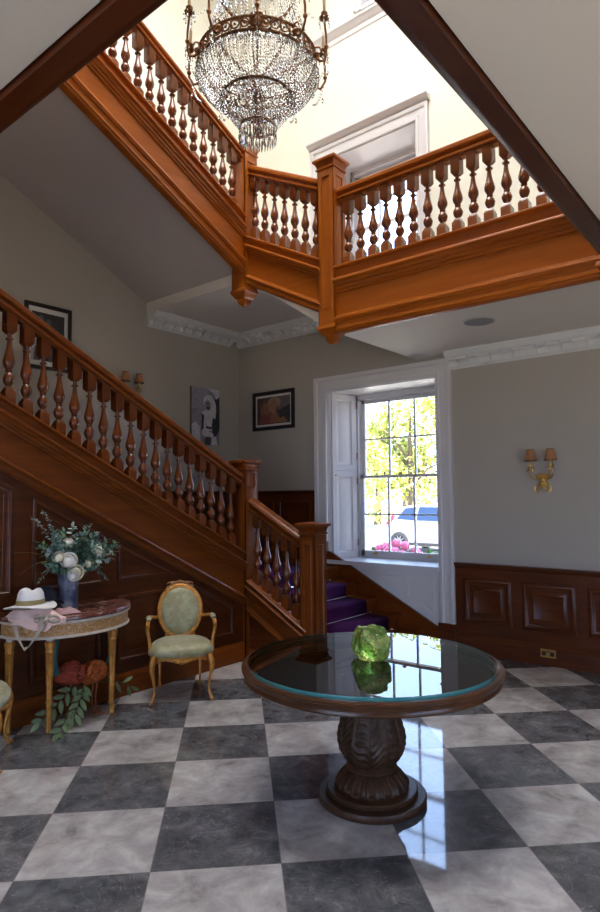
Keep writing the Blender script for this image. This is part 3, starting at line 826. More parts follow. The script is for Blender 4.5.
art_bw = art_shapes([
    (sq(0, 0, 1, 1), (.22, .21, .25)), (sq(0, .62, .62, 1), (.30, .285, .34)), ([(.55, 1), (.78, .93), (.9, .8), (1, .78), (1, 1)], Lg), ([(.70, .86), (.86, .82), (1, .88), (1, .30), (.92, .2), (.84, .45)], K),
    ([(.03, .0), (.03, .52), (.12, .58), (.38, .62), (.46, .50), (.40, .2), (.36, 0)], G), ([(.0, .0), (.0, .34), (.14, .40), (.28, .30), (.30, .06), (.26, 0)], Lg),
    (ell(.60, .76, .20, .13), Lg), (ell(.74, .62, .13, .22), Lg), (ell(.56, .70, .12, .095), G), (ell(.57, .655, .07, .03), D), (ell(.555, .735, .075, .012), D),
    ([(.36, .58), (.50, .62), (.72, .58), (.82, .44), (.78, .26), (.44, .24), (.34, .36)], Lg), ([(.74, .50), (.90, .42), (.98, .28), (.86, .16), (.74, .18), (.70, .34)], K), ([(.34, .54), (.42, .52), (.40, .28), (.32, .26)], K),
    ([(.48, .33), (.70, .32), (.70, .28), (.48, .29)], K), ([(.36, .26), (.60, .24), (.76, .20), (.74, .13), (.44, .14), (.34, .18)], Lg), ([(.46, .14), (.66, .14), (.64, 0), (.44, 0)], D), ([(.70, .12), (.84, .16), (.92, 0), (.66, 0)], Lg)])
pic_frame('canvas_print', 'unframed black and white canvas of a seated figure on the left wall near the corner', (XL, 5.555, 2.425), (0, 1, 0), (1, 0, 0), .51, .785, 0, .04, plain('raw canvas edge', (.20, .13, .08), .8), None, art_bw)
skn = (.24, .10, .055); sk2 = (.30, .15, .09); hr = (.10, .05, .026)
art_col = art_shapes([
    (sq(.10, .15, .90, .85), (.055, .035, .03)), (sq(.62, .5, .9, .85), (.14, .115, .11)), ([(.60, .48), (.9, .62), (.9, .22), (.66, .22)], (.035, .03, .034)),
    (ell(.32, .60, .16, .22), hr), (ell(.31, .50, .115, .21), skn), ([(.14, .17), (.18, .36), (.36, .40), (.56, .34), (.60, .17)], (.20, .055, .04)),
    (ell(.53, .70, .16, .14), (.28, .20, .14)), (ell(.50, .60, .10, .18), sk2), ([(.44, .40), (.58, .46), (.66, .30), (.62, .17), (.46, .17)], skn), ([(.62, .25), (.76, .32), (.84, .17), (.56, .17)], (.26, .125, .045)),
    (ell(.27, .54, .02, .012), (.06, .03, .02)), (ell(.345, .54, .02, .012), (.06, .03, .02)), (ell(.305, .40, .035, .012), (.22, .05, .04)), (ell(.47, .62, .018, .012), (.06, .03, .02))])
pic_frame('framed_photo', 'black framed colour photo of two close faces on the window wall by the corner', (-6.157, YW, 2.64), (1, 0, 0), (0, -1, 0), .77, .545, .05, .03, M['black'], M['mat_board'], art_col)
art_dark = art_shapes([
    (sq(.15, .13, .85, .87), (.018, .018, .02)), ([(.15, .13), (.15, .42), (.24, .47), (.36, .44), (.44, .3), (.42, .13)], (.35, .34, .35)), ([(.2, .13), (.22, .34), (.3, .36), (.34, .13)], (.07, .07, .075)),
    (ell(.62, .5, .11, .1), (.16, .155, .16)), ([(.5, .13), (.52, .36), (.62, .41), (.74, .36), (.78, .13)], (.06, .06, .065)), (ell(.34, .78, .06, .05), (.10, .10, .10)), (ell(.5, .74, .05, .05), (.09, .09, .1))])
pic_frame('framed_photo', 'large black framed monochrome photo partly hidden behind the stair handrail', (XL, 3.235, 3.115), (0, 1, 0), (1, 0, 0), .545, .725, .04, .03, M['black'], M['mat_board'], art_dark)

# ------------------------------------------------------------------ wall sconces
M['shade'] = plain('terracotta silk lamp shade', (.40, .17, .07), .7, var=.1)
M['shade_trim'] = plain('dark shade braid', (.12, .055, .02), .6)
def sconce(label, P, u, n):
    P, u, n = V(P), V(u), V(n); Z = V((0, 0, 1))
    t = thing('wall_sconce', P, label, 'wall light', 'twin shade brass wall sconces')
    W = lambda a, c, d: P+u*a+Z*c+n*d
    b = MB()
    pl = [(-.055, .02), (-.04, .0), (0, -.012), (.04, 0), (.055, .02), (.035, .05), (.048, .08), (.065, .12), (.04, .135), (0, .125), (-.04, .135), (-.065, .12), (-.048, .08), (-.035, .05)]
    pl = list(pl)
    b.loft([[W(a, c, d) for a, c in q] for q, d in ((pl, 0), (pl, .018), ([(a*.75, .06+(c-.06)*.75) for a, c in pl], .03))])
    b.ball(W(0, .065, .03), .025, 10, 7)
    b.build('back_plate', M['brass'], t)
    for s in (-1, 1):
        pts = []
        # lower scroll
        for k in range(22):
            a = -PI/2+k*.36; r = .042*(1-k*.03)
            pts.append(W(s*(.045+r*math.cos(a)*1.0), -.02+r*math.sin(a)*1.0-.0, .03))
        m = MB(); m.tube(list(reversed(pts)), [.005+.004*k/22 for k in range(22)], 7); m.build('scroll', M['brass'], t)
        ap_ = [W(s*.01, .09, .03), W(s*.05, .075, .045), W(s*.09, .09, .06), W(s*.115, .13, .075), W(s*.112, .165, .085), W(s*.09, .18, .09), W(s*.076, .165, .09), W(s*.082, .148, .09)]
        m = MB(); m.tube(ap_, [.009, .009, .009, .0085, .008, .007, .006, .005], 8)
        c = W(s*.10, 0, .085)
        m.lathe([(.006, .16), (.012, .175), (.010, .185), (.03, .2), (.033, .206), (.012, .21), (.014, .225), (.010, .24), (.010, .285), (.001, .29)], c, 12)
        a_ = m.build('arm', M['brass'], t)
        m = MB(); m.lathe([(.060, .262), (.058, .266), (.034, .372), (.033, .372), (.056, .263)], c, 24); m.build('lamp_shade', M['shade'], a_)
        m = MB(); m.lathe([(.0615, .259), (.0615, .268), (.0585, .268)], c, 24); m.build('shade_braid', M['shade_trim'], a_)
        m = MB(); m.lathe([(.0355, .368), (.0355, .376), (.032, .376)], c, 24); m.build('shade_braid', M['shade_trim'], a_)
        for k in range(6):
            an = 2*PI*k/6
            q = c+u*(.032*math.cos(an))+n*(.032*math.sin(an))
            m = MB(); m.octa(q+Z*.19, .006, .011); m.octa(q+Z*.166, .009, .017); m.build('crystal_drop', M['crystal'], a_)
    return t
sconce('brass twin sconce with terracotta shades on the wall right of the window', (-2.10, YW, 1.785), (1, 0, 0), (0, -1, 0))
sconce('brass twin sconce with terracotta shades on the left wall above the stair handrail', (XL, 4.57, 2.86), (0, 1, 0), (1, 0, 0))

# ------------------------------------------------------------------ round hall table
TX, TY = -2.0, 3.07
tb = thing('round_table', (TX, TY, 0), 'round dark wood pedestal table with inset glass top in the middle of the hall', 'table')
T = (TX, TY, 0)
b = MB(); b.lathe([(.001, .715), (.66, .715), (.67, .682), (.712, .680), (.722, .688), (.722, .70), (.716, .71), (.720, .728), (.735, .736), (.737, .748), (.730, .757), (.712, .757), (.70, .753), (.69, .748), (.001, .748)], T, 96); b.build('tabletop', M['table_wood'], tb)
b = MB(); b.lathe([(.001, .749), (.700, .749), (.700, .772), (.001, .772)], T, 128)
b.cur = 0
g = b.build('glass_top', [M['table_glass'], M['glass_edge']], tb)
for p in g.data.polygons:
    if abs(p.normal.z) < .5: p.material_index = 1
b = MB(); b.lathe([(.60, .716), (.60, .655), (.585, .645), (.57, .65), (.57, .716)], T, 72); b.build('apron', M['table_wood'], tb)
b = MB(); b.lathe([(.001, 0), (.298, 0), (.304, .008), (.304, .034), (.298, .042), (.252, .044), (.256, .05), (.256, .066), (.25, .072), (.2, .074), (.001, .074)], T, 72); b.build('base', M['carved'], tb)
def leafmod(n, amp):
    def f(a, z):
        t = (a*n/(2*PI)) % 1.0; d = abs(t-.5)*2          # 0 leaf rib, 1 gap
        v = amp*.5*(1-d**4)+(.5*amp if d < .07 else 0)-(.5*amp if d > .93 else 0)
        v += amp*.55*math.sin(9*d+z*150+2*math.sin(a*n*2))*(.35+.65*math.sin(PI*d))
        return 1+v
    return f
foot = [(.195, .074), (.2, .088), (.197, .104), (.185, .122), (.166, .142), (.148, .158), (.138, .166)]
b = MB(); b.lathe(foot, T, 200, leafmod(14, .05)); b.build('carved_foot', M['carved'], tb)
b = MB(); b.lathe([(.13, .16), (.142, .168), (.146, .178), (.14, .188), (.128, .194), (.124, .2)], T, 48); b.build('collar', M['carved'], tb)
bulb = []
for k in range(56):
    z = .196+k*(.66-.196)/55
    q = (z-.196)
    ks = [(0, .120), (.03, .150), (.07, .174), (.115, .186), (.16, .186), (.21, .174), (.27, .155), (.33, .138), (.40, .128), (.464, .13)]
    for (a0, r0), (a1, r1) in zip(ks, ks[1:]):
        if a0 <= q <= a1+1e-6:
            bulb.append((r0+(r1-r0)*(q-a0)/(a1-a0), z)); break
b = MB(); b.lathe(bulb, T, 220, leafmod(6, .05)); b.build('carved_bulb', M['carved'], tb)

# green glass lump
def rock():
    bm = bmesh.new(); bmesh.ops.create_icosphere(bm, subdivisions=4, radius=1)
    for v in bm.verts:
        p = v.co.copy()
        d = 1+.26*noise.noise(p*1.3+V((3, 1, 8)))+.16*noise.noise(p*2.9)+.05*noise.noise(p*7)
        # cut facets
        for n_, c_ in ((V((.8, -.5, .5)), .80), (V((-.75, -.6, .3)), .74), (V((.1, -.9, -.2)), .82), (V((-.3, .5, .85)), .78), (V((.9, .3, -.2)), .86), (V((-.8, .4, .1)), .82)):
            n_ = n_.normalized(); k = p.dot(n_)*d
            if k > c_: d *= c_/k
        v.co = V((p.x*d*.135, p.y*d*.105, p.z*d*.105))
        if v.co.z < -.085: v.co.z = -.085
        v.co.x -= .13*v.co.z
    me = bpy.data.meshes.new('glass_rock'); bm.to_mesh(me); bm.free()
    return me
mg, nt, p = new_mat('green cast glass')
p.inputs['Base Color'].default_value = (.50, .66, .07, 1); p.inputs['Transmission Weight'].default_value = .88; p.inputs['Roughness'].default_value = .08; p.inputs['IOR'].default_value = 1.45
tcn = nt.nodes.new('ShaderNodeTexCoord'); nn = nt.nodes.new('ShaderNodeTexNoise'); nn.inputs['Scale'].default_value = 22; nn.inputs['Detail'].default_value = 3; bb = nt.nodes.new('ShaderNodeBump'); bb.inputs['Strength'].default_value = .9; bb.inputs['Distance'].default_value = .02
nt.links.new(tcn.outputs['Object'], nn.inputs[0]); nt.links.new(nn.outputs[0], bb.inputs['Height']); nt.links.new(bb.outputs[0], p.inputs['Normal'])
rr = nt.nodes.new('ShaderNodeValToRGB'); rr.color_ramp.elements[0].position = .42; rr.color_ramp.elements[0].color = (.22, .46, .05, 1); rr.color_ramp.elements[1].position = .6; rr.color_ramp.elements[1].color = (.97, 1.0, .30, 1)
n2 = nt.nodes.new('ShaderNodeTexNoise'); n2.inputs['Scale'].default_value = 17; nt.links.new(tcn.outputs['Object'], n2.inputs[0]); nt.links.new(n2.outputs[0], rr.inputs[0]); nt.links.new(rr.outputs[0], p.inputs['Base Color'])
me = rock(); me.materials.append(mg)
me.polygons.foreach_set('use_smooth', [True]*len(me.polygons)); me.set_sharp_from_angle(angle=math.radians(30))
o = bpy.data.objects.new('glass_ornament', me); COL.objects.link(o); o.location = (TX+.005, TY+.0, .772+.0852)
tag(o, 'rough lump of translucent green glass on the round table', 'ornament')

# ------------------------------------------------------------------ chairs (origin on floor, faces +y, x to its right)
def cabriole(b, x0, y0, x1, y1, z0=.345):
    """knee near (x0,y0), scrolled foot near (x1,y1)"""
    d = V((x1-x0, y1-y0, 0)).normalized()
    ks = [(-.005, .385, .024), (.012, .34, .030), (.020, .30, .029), (.014, .25, .022), (-.004, .19, .0155), (-.016, .13, .0125), (-.014, .08, .0125), (.004, .045, .015), (.018, .024, .018), (.020, .002, .013)]
    m_ = V((x0*.45+x1*.55, y0*.45+y1*.55, 0))
    b.tube([m_+d*q+V((0, 0, z)) for q, z, r in ks], [k[2]*.86 for k in ks], 10)
def chair(label, arms=True, name='armchair'):
    t = thing(name, (0, 0, 0), label, 'chair', None)
    def superell(w, d, n=40, back=.82, serp=.0):
        out = []
        for k in range(n):
            a = 2*PI*k/n; c, s_ = math.cos(a), math.sin(a)
            x = math.copysign(abs(c)**.55, c)*w; y = math.copysign(abs(s_)**.6, s_)*d
            if y < 0: x *= 1-(1-back)*(-y/d)
            if serp and y > .6*d: y += serp*math.cos(x/w*PI*1.5)*.5
            out.append((x, y))
        return out
    ol = superell(.262, .235, serp=.018)
    b = MB()
    lay = [(.368, 1.0), (.376, 1.03), (.395, 1.05), (.415, 1.045), (.436, 1.0), (.453, .92), (.468, .78), (.480, .58), (.487, .33), (.490, .05)]
    b.loft([[V((x*k, y*k, z)) for x, y in ol] for z, k in lay]); b.build('seat_cushion', M['damask'], t)
    b = MB()
    b.loft([[V((x*k, y*k, z+(.034*math.sin(min(1, abs(x)/.262)*PI)**2 if z < .36 else 0))) for x, y in ol] for z, k in ((.325, .93), (.312, .985), (.322, 1.01), (.345, 1.0), (.374, 1.02), (.380, .98))])
    # carved crest on the front rail
    for k in range(-4, 5):
        b.ball((k*.026, .240-.0012*k*k, .332+.004*abs(k)), (.017, .012, .015-.001*abs(k)), 8, 6)
    b.build('seat_rail', M['gilt'], t)
    for sx in (-1, 1):
        q = MB(); cabriole(q, sx*.215, .185, sx*.250, .225)
        l = q.build('leg', M['gilt'], t)
        c = MB(); c.ball((sx*.254, .236, .014), (.014, .014, .014), 8, 6); c.build('castor', M['bronze'], l)
        q = MB(); cabriole(q, sx*.178, -.195, sx*.178, -.245)
        l = q.build('leg', M['gilt'], t)
        c = MB(); c.ball((sx*.172, -.258, .014), (.014, .014, .014), 8, 6); c.build('castor', M['bronze'], l)
    # tilted oval back
    tilt = math.radians(11)
    def BK(x, z, d):      # z measured up the back from seat level, d outwards to the front
        return V((x, -.215-math.sin(tilt)*z+d*math.cos(tilt), .405+math.cos(tilt)*z*.98+d*math.sin(tilt)))
    rw, rh, cz = .188, .235, .275
    n = 48
    def egg(k, f=1): 
        a = 2*PI*k/n; return (rw*f*math.cos(a)*(1+.05*math.sin(a)), cz+rh*f*math.sin(a))
    b = MB(); b.tube([BK(*egg(k), .0) for k in range(n)], .019, 10, closed=True); b.tube([BK(*egg(k, .94), .014) for k in range(n)], .008, 8, closed=True)
    b.build('back_frame', M['gilt'], t)
    b = MB(); b.loft([[BK(*egg(k, f), d) for k in range(n)] for f, d in ((.9, -.02), (.96, -.012), (.96, .004), (.90, .018), (.7, .034), (.4, .042), (.05, .045))]); b.build('back_pad', M['damask'], t)
    b = MB()
    for k in range(-6, 7):
        a = PI/2+k*.115
        x, z = rw*1.06*math.cos(a), cz+rh*1.05*math.sin(a)+.012*math.cos(k*PI/12)+(.006 if k % 2 else 0)
        b.ball(BK(x, z, .004), (.017, .014, .013), 8, 6)
    b.ball(BK(0, cz+rh*1.05+.022, .004), (.022, .016, .016), 8, 6)
    for s_ in (-1, 1):
        pts = [BK(s_*.06*math.cos(q)*1.0+s_*.055, cz+rh+.012+.018*math.sin(q), .008) for q in [x*.5 for x in range(10)]]
        b.tube(pts, .006, 6)
    b.build('carved_crest', M['gilt_dark'], t)
    for s_ in (-1, 1):
        b = MB(); b.tube([BK(s_*.135, -.055, -.01), BK(s_*.122, .02, -.006), BK(s_*.118, .09, 0)], [.02, .016, .014], 8); b.build('back_post', M['gilt'], t)
    if arms:
        for s_ in (-1, 1):
            q = MB()
            A = BK(s_*.19, .235, 0)
            pts = [A, A+V((s_*.025, .05, .0)), V((s_*.262, -.10, .655)), V((s_*.278, .0, .645)), V((s_*.284, .065, .63)), V((s_*.284, .09, .61))]
            q.tube(pts, [.016, .014, .015, .017, .018, .014], 8)
            q.tube([V((s_*.284, .085, .615)), V((s_*.288, .075, .58)), V((s_*.277, .06, .52)), V((s_*.262, .09, .45)), V((s_*.256, .11, .38))], [.018, .016, .014, .016, .021], 8)
            a_ = q.build('arm', M['gilt'], t)
            q = MB(); q.loft([[V((s_*.276, 0, .66))+V((math.cos(2*PI*k/12)*.024*f, y, math.sin(2*PI*k/12)*.018*f)) for k in range(12)] for y, f in ((-.085, .3), (-.075, .85), (-.02, 1), (.04, .95), (.06, .3))]); q.build('arm_pad', M['damask'], a_)
    return t
c1 = chair('gilded oval back armchair with pale green damask beside the stair panelling')
c1.location = (-4.30, 3.61, 0); c1.rotation_euler = (0, 0, math.atan2(-.61, .79)-PI/2)
c2 = chair('gilded side chair with pale green seat at the left edge before the console table', arms=False, name='side_chair')
fx, fy = .55, .835
c2.location = (-4.315, 1.84, 0); c2.rotation_euler = (0, 0, math.atan2(fy, fx)-PI/2)

# ------------------------------------------------------------------ demilune console table
KX, KY, KA, KB, KH = -4.625, 2.70, .535, .455, .845
ct = thing('console_table', (KX, KY, 0), 'half round gilded console table with red marble top against the stair panelling', 'table')
def demi(f, n=36, back=0.0):
    out = []
    for k in range(n+1):
        a = -PI/2+PI*k/n
        out.append((KX+back+max(0, KB*f*math.cos(a)), KY+KA*f*math.sin(a)))
    return out
b = MB(); b.loft([[V((x, y, z)) for x, y in demi(f)] for f, z in ((.975, KH-.03), (.99, KH-.026), (.99, KH-.006), (.98, KH))]); b.build('marble_top', M['marble_red'], ct)
b = MB(); b.loft([[V((x, y, z)) for x, y in demi(f)] for f, z in ((.95, KH-.056), (.975, KH-.05), (.985, KH-.04), (.985, KH-.032), (.96, KH-.0305))]); b.build('top_moulding', M['ivory'], ct)
b = MB(); b.loft([[V((x, y, z)) for x, y in demi(f)] for f, z in ((.945, KH-.135), (.945, KH-.055))]); b.build('frieze', M['frieze'], ct)
b = MB(); b.loft([[V((x, y, z)) for x, y in demi(f)] for f, z in ((.94, KH-.158), (.965, KH-.154), (.97, KH-.146), (.955, KH-.136), (.93, KH-.1345))]); b.build('lower_moulding', M['ivory'], ct)
def fluted(n=10, amp=.07):
    return lambda a, z: 1+(amp*math.cos(n*a) if z < KH-.26 else (.06*math.cos(8*a) if z < KH-.19 else 0))
zt = KH-.155
for lx, ly in ((-4.37, KY-.265), (-4.37, KY+.265), (-4.585, KY+.40), (-4.585, KY-.46)):
    b = MB()
    b.lathe([(.012, 0), (.019, .006), (.021, .02), (.015, .032), (.017, .05), (.0185, .21), (.0235, .215), (.0235, .228), (.019, .233), (.029, zt-.115), (.033, zt-.11), (.031, zt-.10), (.028, zt-.095), (.036, zt-.055), (.038, zt-.04), (.030, zt-.03)], (lx, ly, 0), 40, fluted())
    l = b.build('leg', M['gilt'], ct)
    b = MB(); b.lathe([(.026, zt-.03), (.024, zt-.02), (.027, zt-.008), (.027, zt)], (lx, ly, 0), 20); b.build('leg_neck', M['ivory'], l)

# vase
VX, VY = -4.49, 2.645
m_v, nt, p = new_mat('mottled blue grey glaze')
tcn = nt.nodes.new('ShaderNodeTexCoord'); nn = nt.nodes.new('ShaderNodeTexNoise'); nn.inputs['Scale'].default_value = 9; nn.inputs['Detail'].default_value = 5
rr = nt.nodes.new('ShaderNodeValToRGB'); e = rr.color_ramp.elements; e[0].position = .42; e[0].color = (.035, .045, .085, 1); e[1].position = .66; e[1].color = (.36, .35, .40, 1)
a = e.new(.55); a.color = (.13, .135, .19, 1)
nt.links.new(tcn.outputs['Object'], nn.inputs[0]); nt.links.new(nn.outputs[0], rr.inputs[0]); nt.links.new(rr.outputs[0], p.inputs['Base Color']); p.inputs['Roughness'].default_value = .3
b = MB(); b.lathe([(.001, KH), (.066, KH), (.071, KH+.008), (.071, KH+.03), (.073, KH+.18), (.076, KH+.325), (.077, KH+.335), (.071, KH+.335), (.069, KH+.18), (.066, KH+.02), (.001, KH+.018)], (VX, VY, 0), 36)
o = b.build('vase', m_v); tag(o, 'mottled blue grey cylindrical vase holding white roses on the console table', 'vase')

# roses
M['rose'] = plain('ivory rose petals', (.92, .85, .66), .6, var=.08, vscale=30)
M['rose_pale'] = plain('blush white rose petals', (.93, .87, .80), .6, var=.08, vscale=30)
M['leaf_blue'] = plain('blue green eucalyptus leaf', (.11, .185, .15), .6, var=.4, vscale=20)
M['leaf_green'] = plain('green foliage leaf', (.09, .17, .08), .55, var=.45, vscale=20)
M['leaf_grey'] = plain('silver eucalyptus leaf', (.27, .36, .33), .6, var=.3, vscale=20)
M['stem'] = plain('green plant stem', (.06, .08, .03), .6)
M['straw'] = plain('dry grass', (.25, .20, .09), .7)
mouth = V((VX, VY, KH+.32))
def rose(c, r, mat, label):
    c = V(c)
    t = thing('white_rose', c, label, 'flower', 'white roses in the blue grey vase')
    b = MB()
    ax = (c-mouth).normalized()*.55+V((.5, -.38, .35)); ax.normalize()
    uu = ax.orthogonal().normalized(); ww = ax.cross(uu)
    b.ball(c, r*.55, 10, 7)
    rnd = random.Random(int(c.x*1e4))
    for ring, (n, R0, tip) in enumerate(((3, .55, .25), (4, .74, .55), (5, .90, .95), (6, 1.0, 1.35))):
        for k in range(n):
            a0 = 2*PI*(k+.37*ring)/n; wdt = 2*PI/n*.68
            grid = []
            for i in range(5):
                q = i/4; th = 2.7+(tip-2.7)*q; row = []
                for j in range(5):
                    s_ = (j/4-.5)*2; an = a0+s_*wdt
                    R = r*R0*(1+.06*(1-abs(s_))+(.16*ring/3 if i == 4 else 0))
                    t2 = th+.18*s_*s_*q
                    row.append(c+(uu*math.cos(an)+ww*math.sin(an))*R*math.sin(t2)+ax*R*math.cos(t2)*.92)
                grid.append(row)
            vs = [p_ for row in grid for p_ in row]; fs = []
            for i in range(4):
                for j in range(4): fs.append((i*5+j, i*5+j+1, i*5+j+6, i*5+j+5))
            b.add(vs, fs)
    b.build('petals', mat, t, sharp=60)
    b = MB(); b.tube([c-ax*r*.5, (c+mouth)/2+V((0, 0, -.01)), mouth-V((0, 0, .08))], .0035, 6); b.build('stem', M['stem'], t)
    return t
rose((-4.40, 2.505, 1.262), .040, M['rose'], 'cream rose at the left of the cluster in the vase')
rose((-4.37, 2.575, 1.232), .056, M['rose_pale'], 'large white rose at the centre front of the bouquet')
rose((-4.385, 2.640, 1.135), .054, M['rose'], 'low white rose hanging over the vase rim')
rose((-4.42, 2.86, 1.295), .058, M['rose'], 'white rose at the right of the bouquet beside a blue sprig')
rose((-4.40, 2.765, 1.192), .034, M['rose'], 'small white rosebud below the right hand rose')
rose((-4.46, 2.615, 1.355), .042, M['rose_pale'], 'pale blush rose highest in the middle of the bouquet')
rose((-4.42, 2.945, 1.275), .034, M['rose_pale'], 'pale lilac white rose at the far right edge of the bouquet')
rose((-4.36, 2.605, 1.115), .036, M['rose_pale'], 'half hidden pale rose tucked beside the low white rose')

def leaf(b, P, d, up, L, W, bend=.15):
    d = d.normalized(); s_ = d.cross(up)
    s_ = s_.normalized() if s_.length > 1e-5 else d.orthogonal().normalized()
    nrm = s_.cross(d)
    vs = [P]; m = [(.25, .75), (.5, 1), (.78, .68)]
    for q, w in m:
        c = P+d*L*q+nrm*(bend*L*(q*q)*-1)
        vs += [c+s_*W*w*.5+nrm*W*.12, c, c-s_*W*w*.5+nrm*W*.12]
    vs.append(P+d*L-nrm*bend*L)
    b.add(vs, [(0, 1, 2), (0, 2, 3), (1, 4, 5, 2), (2, 5, 6, 3), (4, 7, 8, 5), (5, 8, 9, 6), (7, 10, 8), (8, 10, 9)])
def sprig(tip, mat, kind, label, group, sag=.12, n=11, L=.05, W=.032, name='eucalyptus_sprig', base=None):
    tip = V(tip); st_ = base if base is not None else mouth-V((0, 0, .04))
    mid = (st_+tip)/2+V((0, 0, sag))
    rnd = random.Random(int(abs(tip.y*977+tip.z*3331+tip.x*71)*100))
    pts = [st_*(1-q)**2+mid*2*q*(1-q)+tip*q*q for q in [i/12 for i in range(13)]]
    t = thing(name, st_, label, 'foliage', group)
    b = MB(); b.tube(pts, [.004-.0026*i/12 for i in range(13)], 5); b.build('stem', M['stem'], t)
    b = MB()
    for i in range(n):
        q = .28+.72*i/(n-1); k = min(int(q*12), 11); f = q*12-k
        P = pts[k]*(1-f)+pts[min(k+1, 12)]*f; T_ = (pts[min(k+1, 12)]-pts[k]).normalized()
        for s_ in (-1, 1):
            side = T_.orthogonal().normalized(); side.rotate(Matrix.Rotation(rnd.uniform(0, 2*PI), 3, T_))
            d = T_*(.5 if kind == 'spear' else .25)+side*s_*.9
            l = L*(1-.45*q)*rnd.uniform(.8, 1.2)
            leaf(b, P, d, V((rnd.uniform(-1, 1), rnd.uniform(-1, 1), 1)), l, W*l/L)
    leaf(b, pts[-1], pts[-1]-pts[-2], V((0, 0, 1)), L*.7, W*.6)
    b.build('leaves', mat, t, smooth=False)
    return t
GE = 'eucalyptus sprigs in the blue grey vase'
sprig((-4.47, 2.335, 1.555), M['leaf_grey'], 'round', 'tall silvery eucalyptus sprig at the upper left of the bouquet', GE, .10, 16, .038, .034)
sprig((-4.50, 2.435, 1.60), M['leaf_grey'], 'round', 'tallest silvery eucalyptus sprig, second from the left', GE, .10, 16, .040, .036)
rnd = random.Random(5)
for k in range(30):
    a = 2*PI*k/30
    y = VY+.02+.30*math.cos(a)*rnd.uniform(.75, 1.0); z = 1.30+.17*math.sin(a)*rnd.uniform(.75, 1.1)
    x = VX+rnd.uniform(-.06, .16)
    sprig((x, y, z), (M['leaf_blue'], M['leaf_green'], M['leaf_blue'], M['leaf_grey'])[k % 4], 'round' if k % 3 else 'spear', 'leafy eucalyptus sprig in the dense ring around the roses', GE, .06, 12, .072, .046)
for k in range(18):
    a = rnd.uniform(0, 2*PI); f = rnd.uniform(.3, .75)
    sprig((VX+rnd.uniform(-.03, .12), VY+.02+.27*f*math.cos(a), 1.31+.14*f*math.sin(a)), (M['leaf_green'], M['leaf_blue'])[k % 2], 'round', 'leafy eucalyptus sprig in the dense ring around the roses', GE, .04, 11, .074, .048)
sprig((-4.40, 2.93, 1.06), M['leaf_blue'], 'spear', 'blue green sprig drooping at the right below the roses', GE, .16, 14, .045, .022)
sprig((-4.42, 2.37, 1.10), M['leaf_blue'], 'spear', 'blue green sprig drooping at the left above the hats', GE, .16, 14, .045, .024)
sprig((-4.42, 3.05, 1.31), M['leaf_blue'], 'spear', 'dark blue sprig pointing out at the far right of the bouquet', GE, .06, 14, .05, .026)
for (x, y, z, sg) in ((-4.42, 2.16, 1.315, .09), (-4.38, 2.20, 1.16, .15), (-4.45, 3.05, 1.18, .17), (-4.46, 3.08, 1.35, .10), (-4.5, 2.86, 1.50, .04)):
    t = MB(); P0, P2 = mouth, V((x, y, z)); mid = (P0+P2)/2+V((0, 0, sg))
    t.tube([P0*(1-q)**2+mid*2*q*(1-q)+P2*q*q for q in [i/10 for i in range(11)]], [.0022-.0016*i/10 for i in range(11)], 5)
    tag(t.build('grass_blade', M['straw']), 'thin dry grass blade arching out of the bouquet', 'grass blade', 'dry grass blades in the vase')

# hats and cloths on the console
M['hat'] = plain('white woven straw', (.74, .70, .68), .75, bump=.25, bscale=300)
M['band'] = plain('olive gold hat band', (.26, .20, .07), .6)
HX, HY = -4.405, 2.30
HZ = KH+.085
ht = thing('sun_hat', (HX, HY, HZ), 'white straw sun hat with olive band lying on the pink scarf', 'hat')
b = MB(); n = 48; loops = []
def hatp(r, z, k):
    a = 2*PI*k/n; c, s_ = math.cos(a), math.sin(a)
    zz = z
    rr_ = r
    if r > .10: zz += .016*(r-.1)/.07*math.cos(2*(a-2.2))
    return V((HX+rr_*.88*c, HY+rr_*1.05*s_, HZ+zz))
for r, z in ((.172, -.004), (.176, 0), (.172, .006), (.14, .004), (.105, .008), (.096, .014), (.092, .05), (.085, .085), (.072, .105), (.05, .11), (.022, .096), (.004, .090)):
    loops.append([hatp(r, z, k) for k in range(n)])
b.loft(loops, cap0=True); 
for v in b.v:      # pinched crown
    lz = v.z-HZ
    if lz > .06:
        d = ((v.x-HX)*.79-(v.y-HY)*.61); e = ((v.x-HX)*.61+(v.y-HY)*.79)
        v.z += .018*math.exp(-((e+.045)/.04)**2)+.012*math.exp(-((e-.05)/.03)**2)-.012*math.exp(-(e/.02)**2)
b.build('hat_body', M['hat'], ht)
b = MB(); b.loft([[hatp(r, z, k) for k in range(n)] for r, z in ((.0975, .014), (.0985, .016), (.0955, .047), (.0925, .047))]); b.build('hat_band', M['band'], ht)
nv = thing('sun_hat', (-4.49, 2.47, KH+.03), 'dark navy hat lying behind the white hat, against the vase', 'hat')
M['navy'] = plain('navy felt', (.010, .012, .028), .9)
b = MB()
c0 = V((-4.50, 2.475, KH+.085))
def nav(r, z, k):
    a = 2*PI*k/n; return c0+V((r*.78*math.cos(a), r*math.sin(a), z-.02*math.sin(a)*r/.13+.02*math.cos(2*a)*(r/.13)**2))
b.loft([[nav(r, z, k) for k in range(n)] for r, z in ((.128, -.002), (.135, .004), (.128, .010), (.094, .016), (.090, .03), (.084, .06), (.068, .088), (.042, .104), (.018, .110), (.003, .111))]); b.build('hat_body', M['navy'], nv)

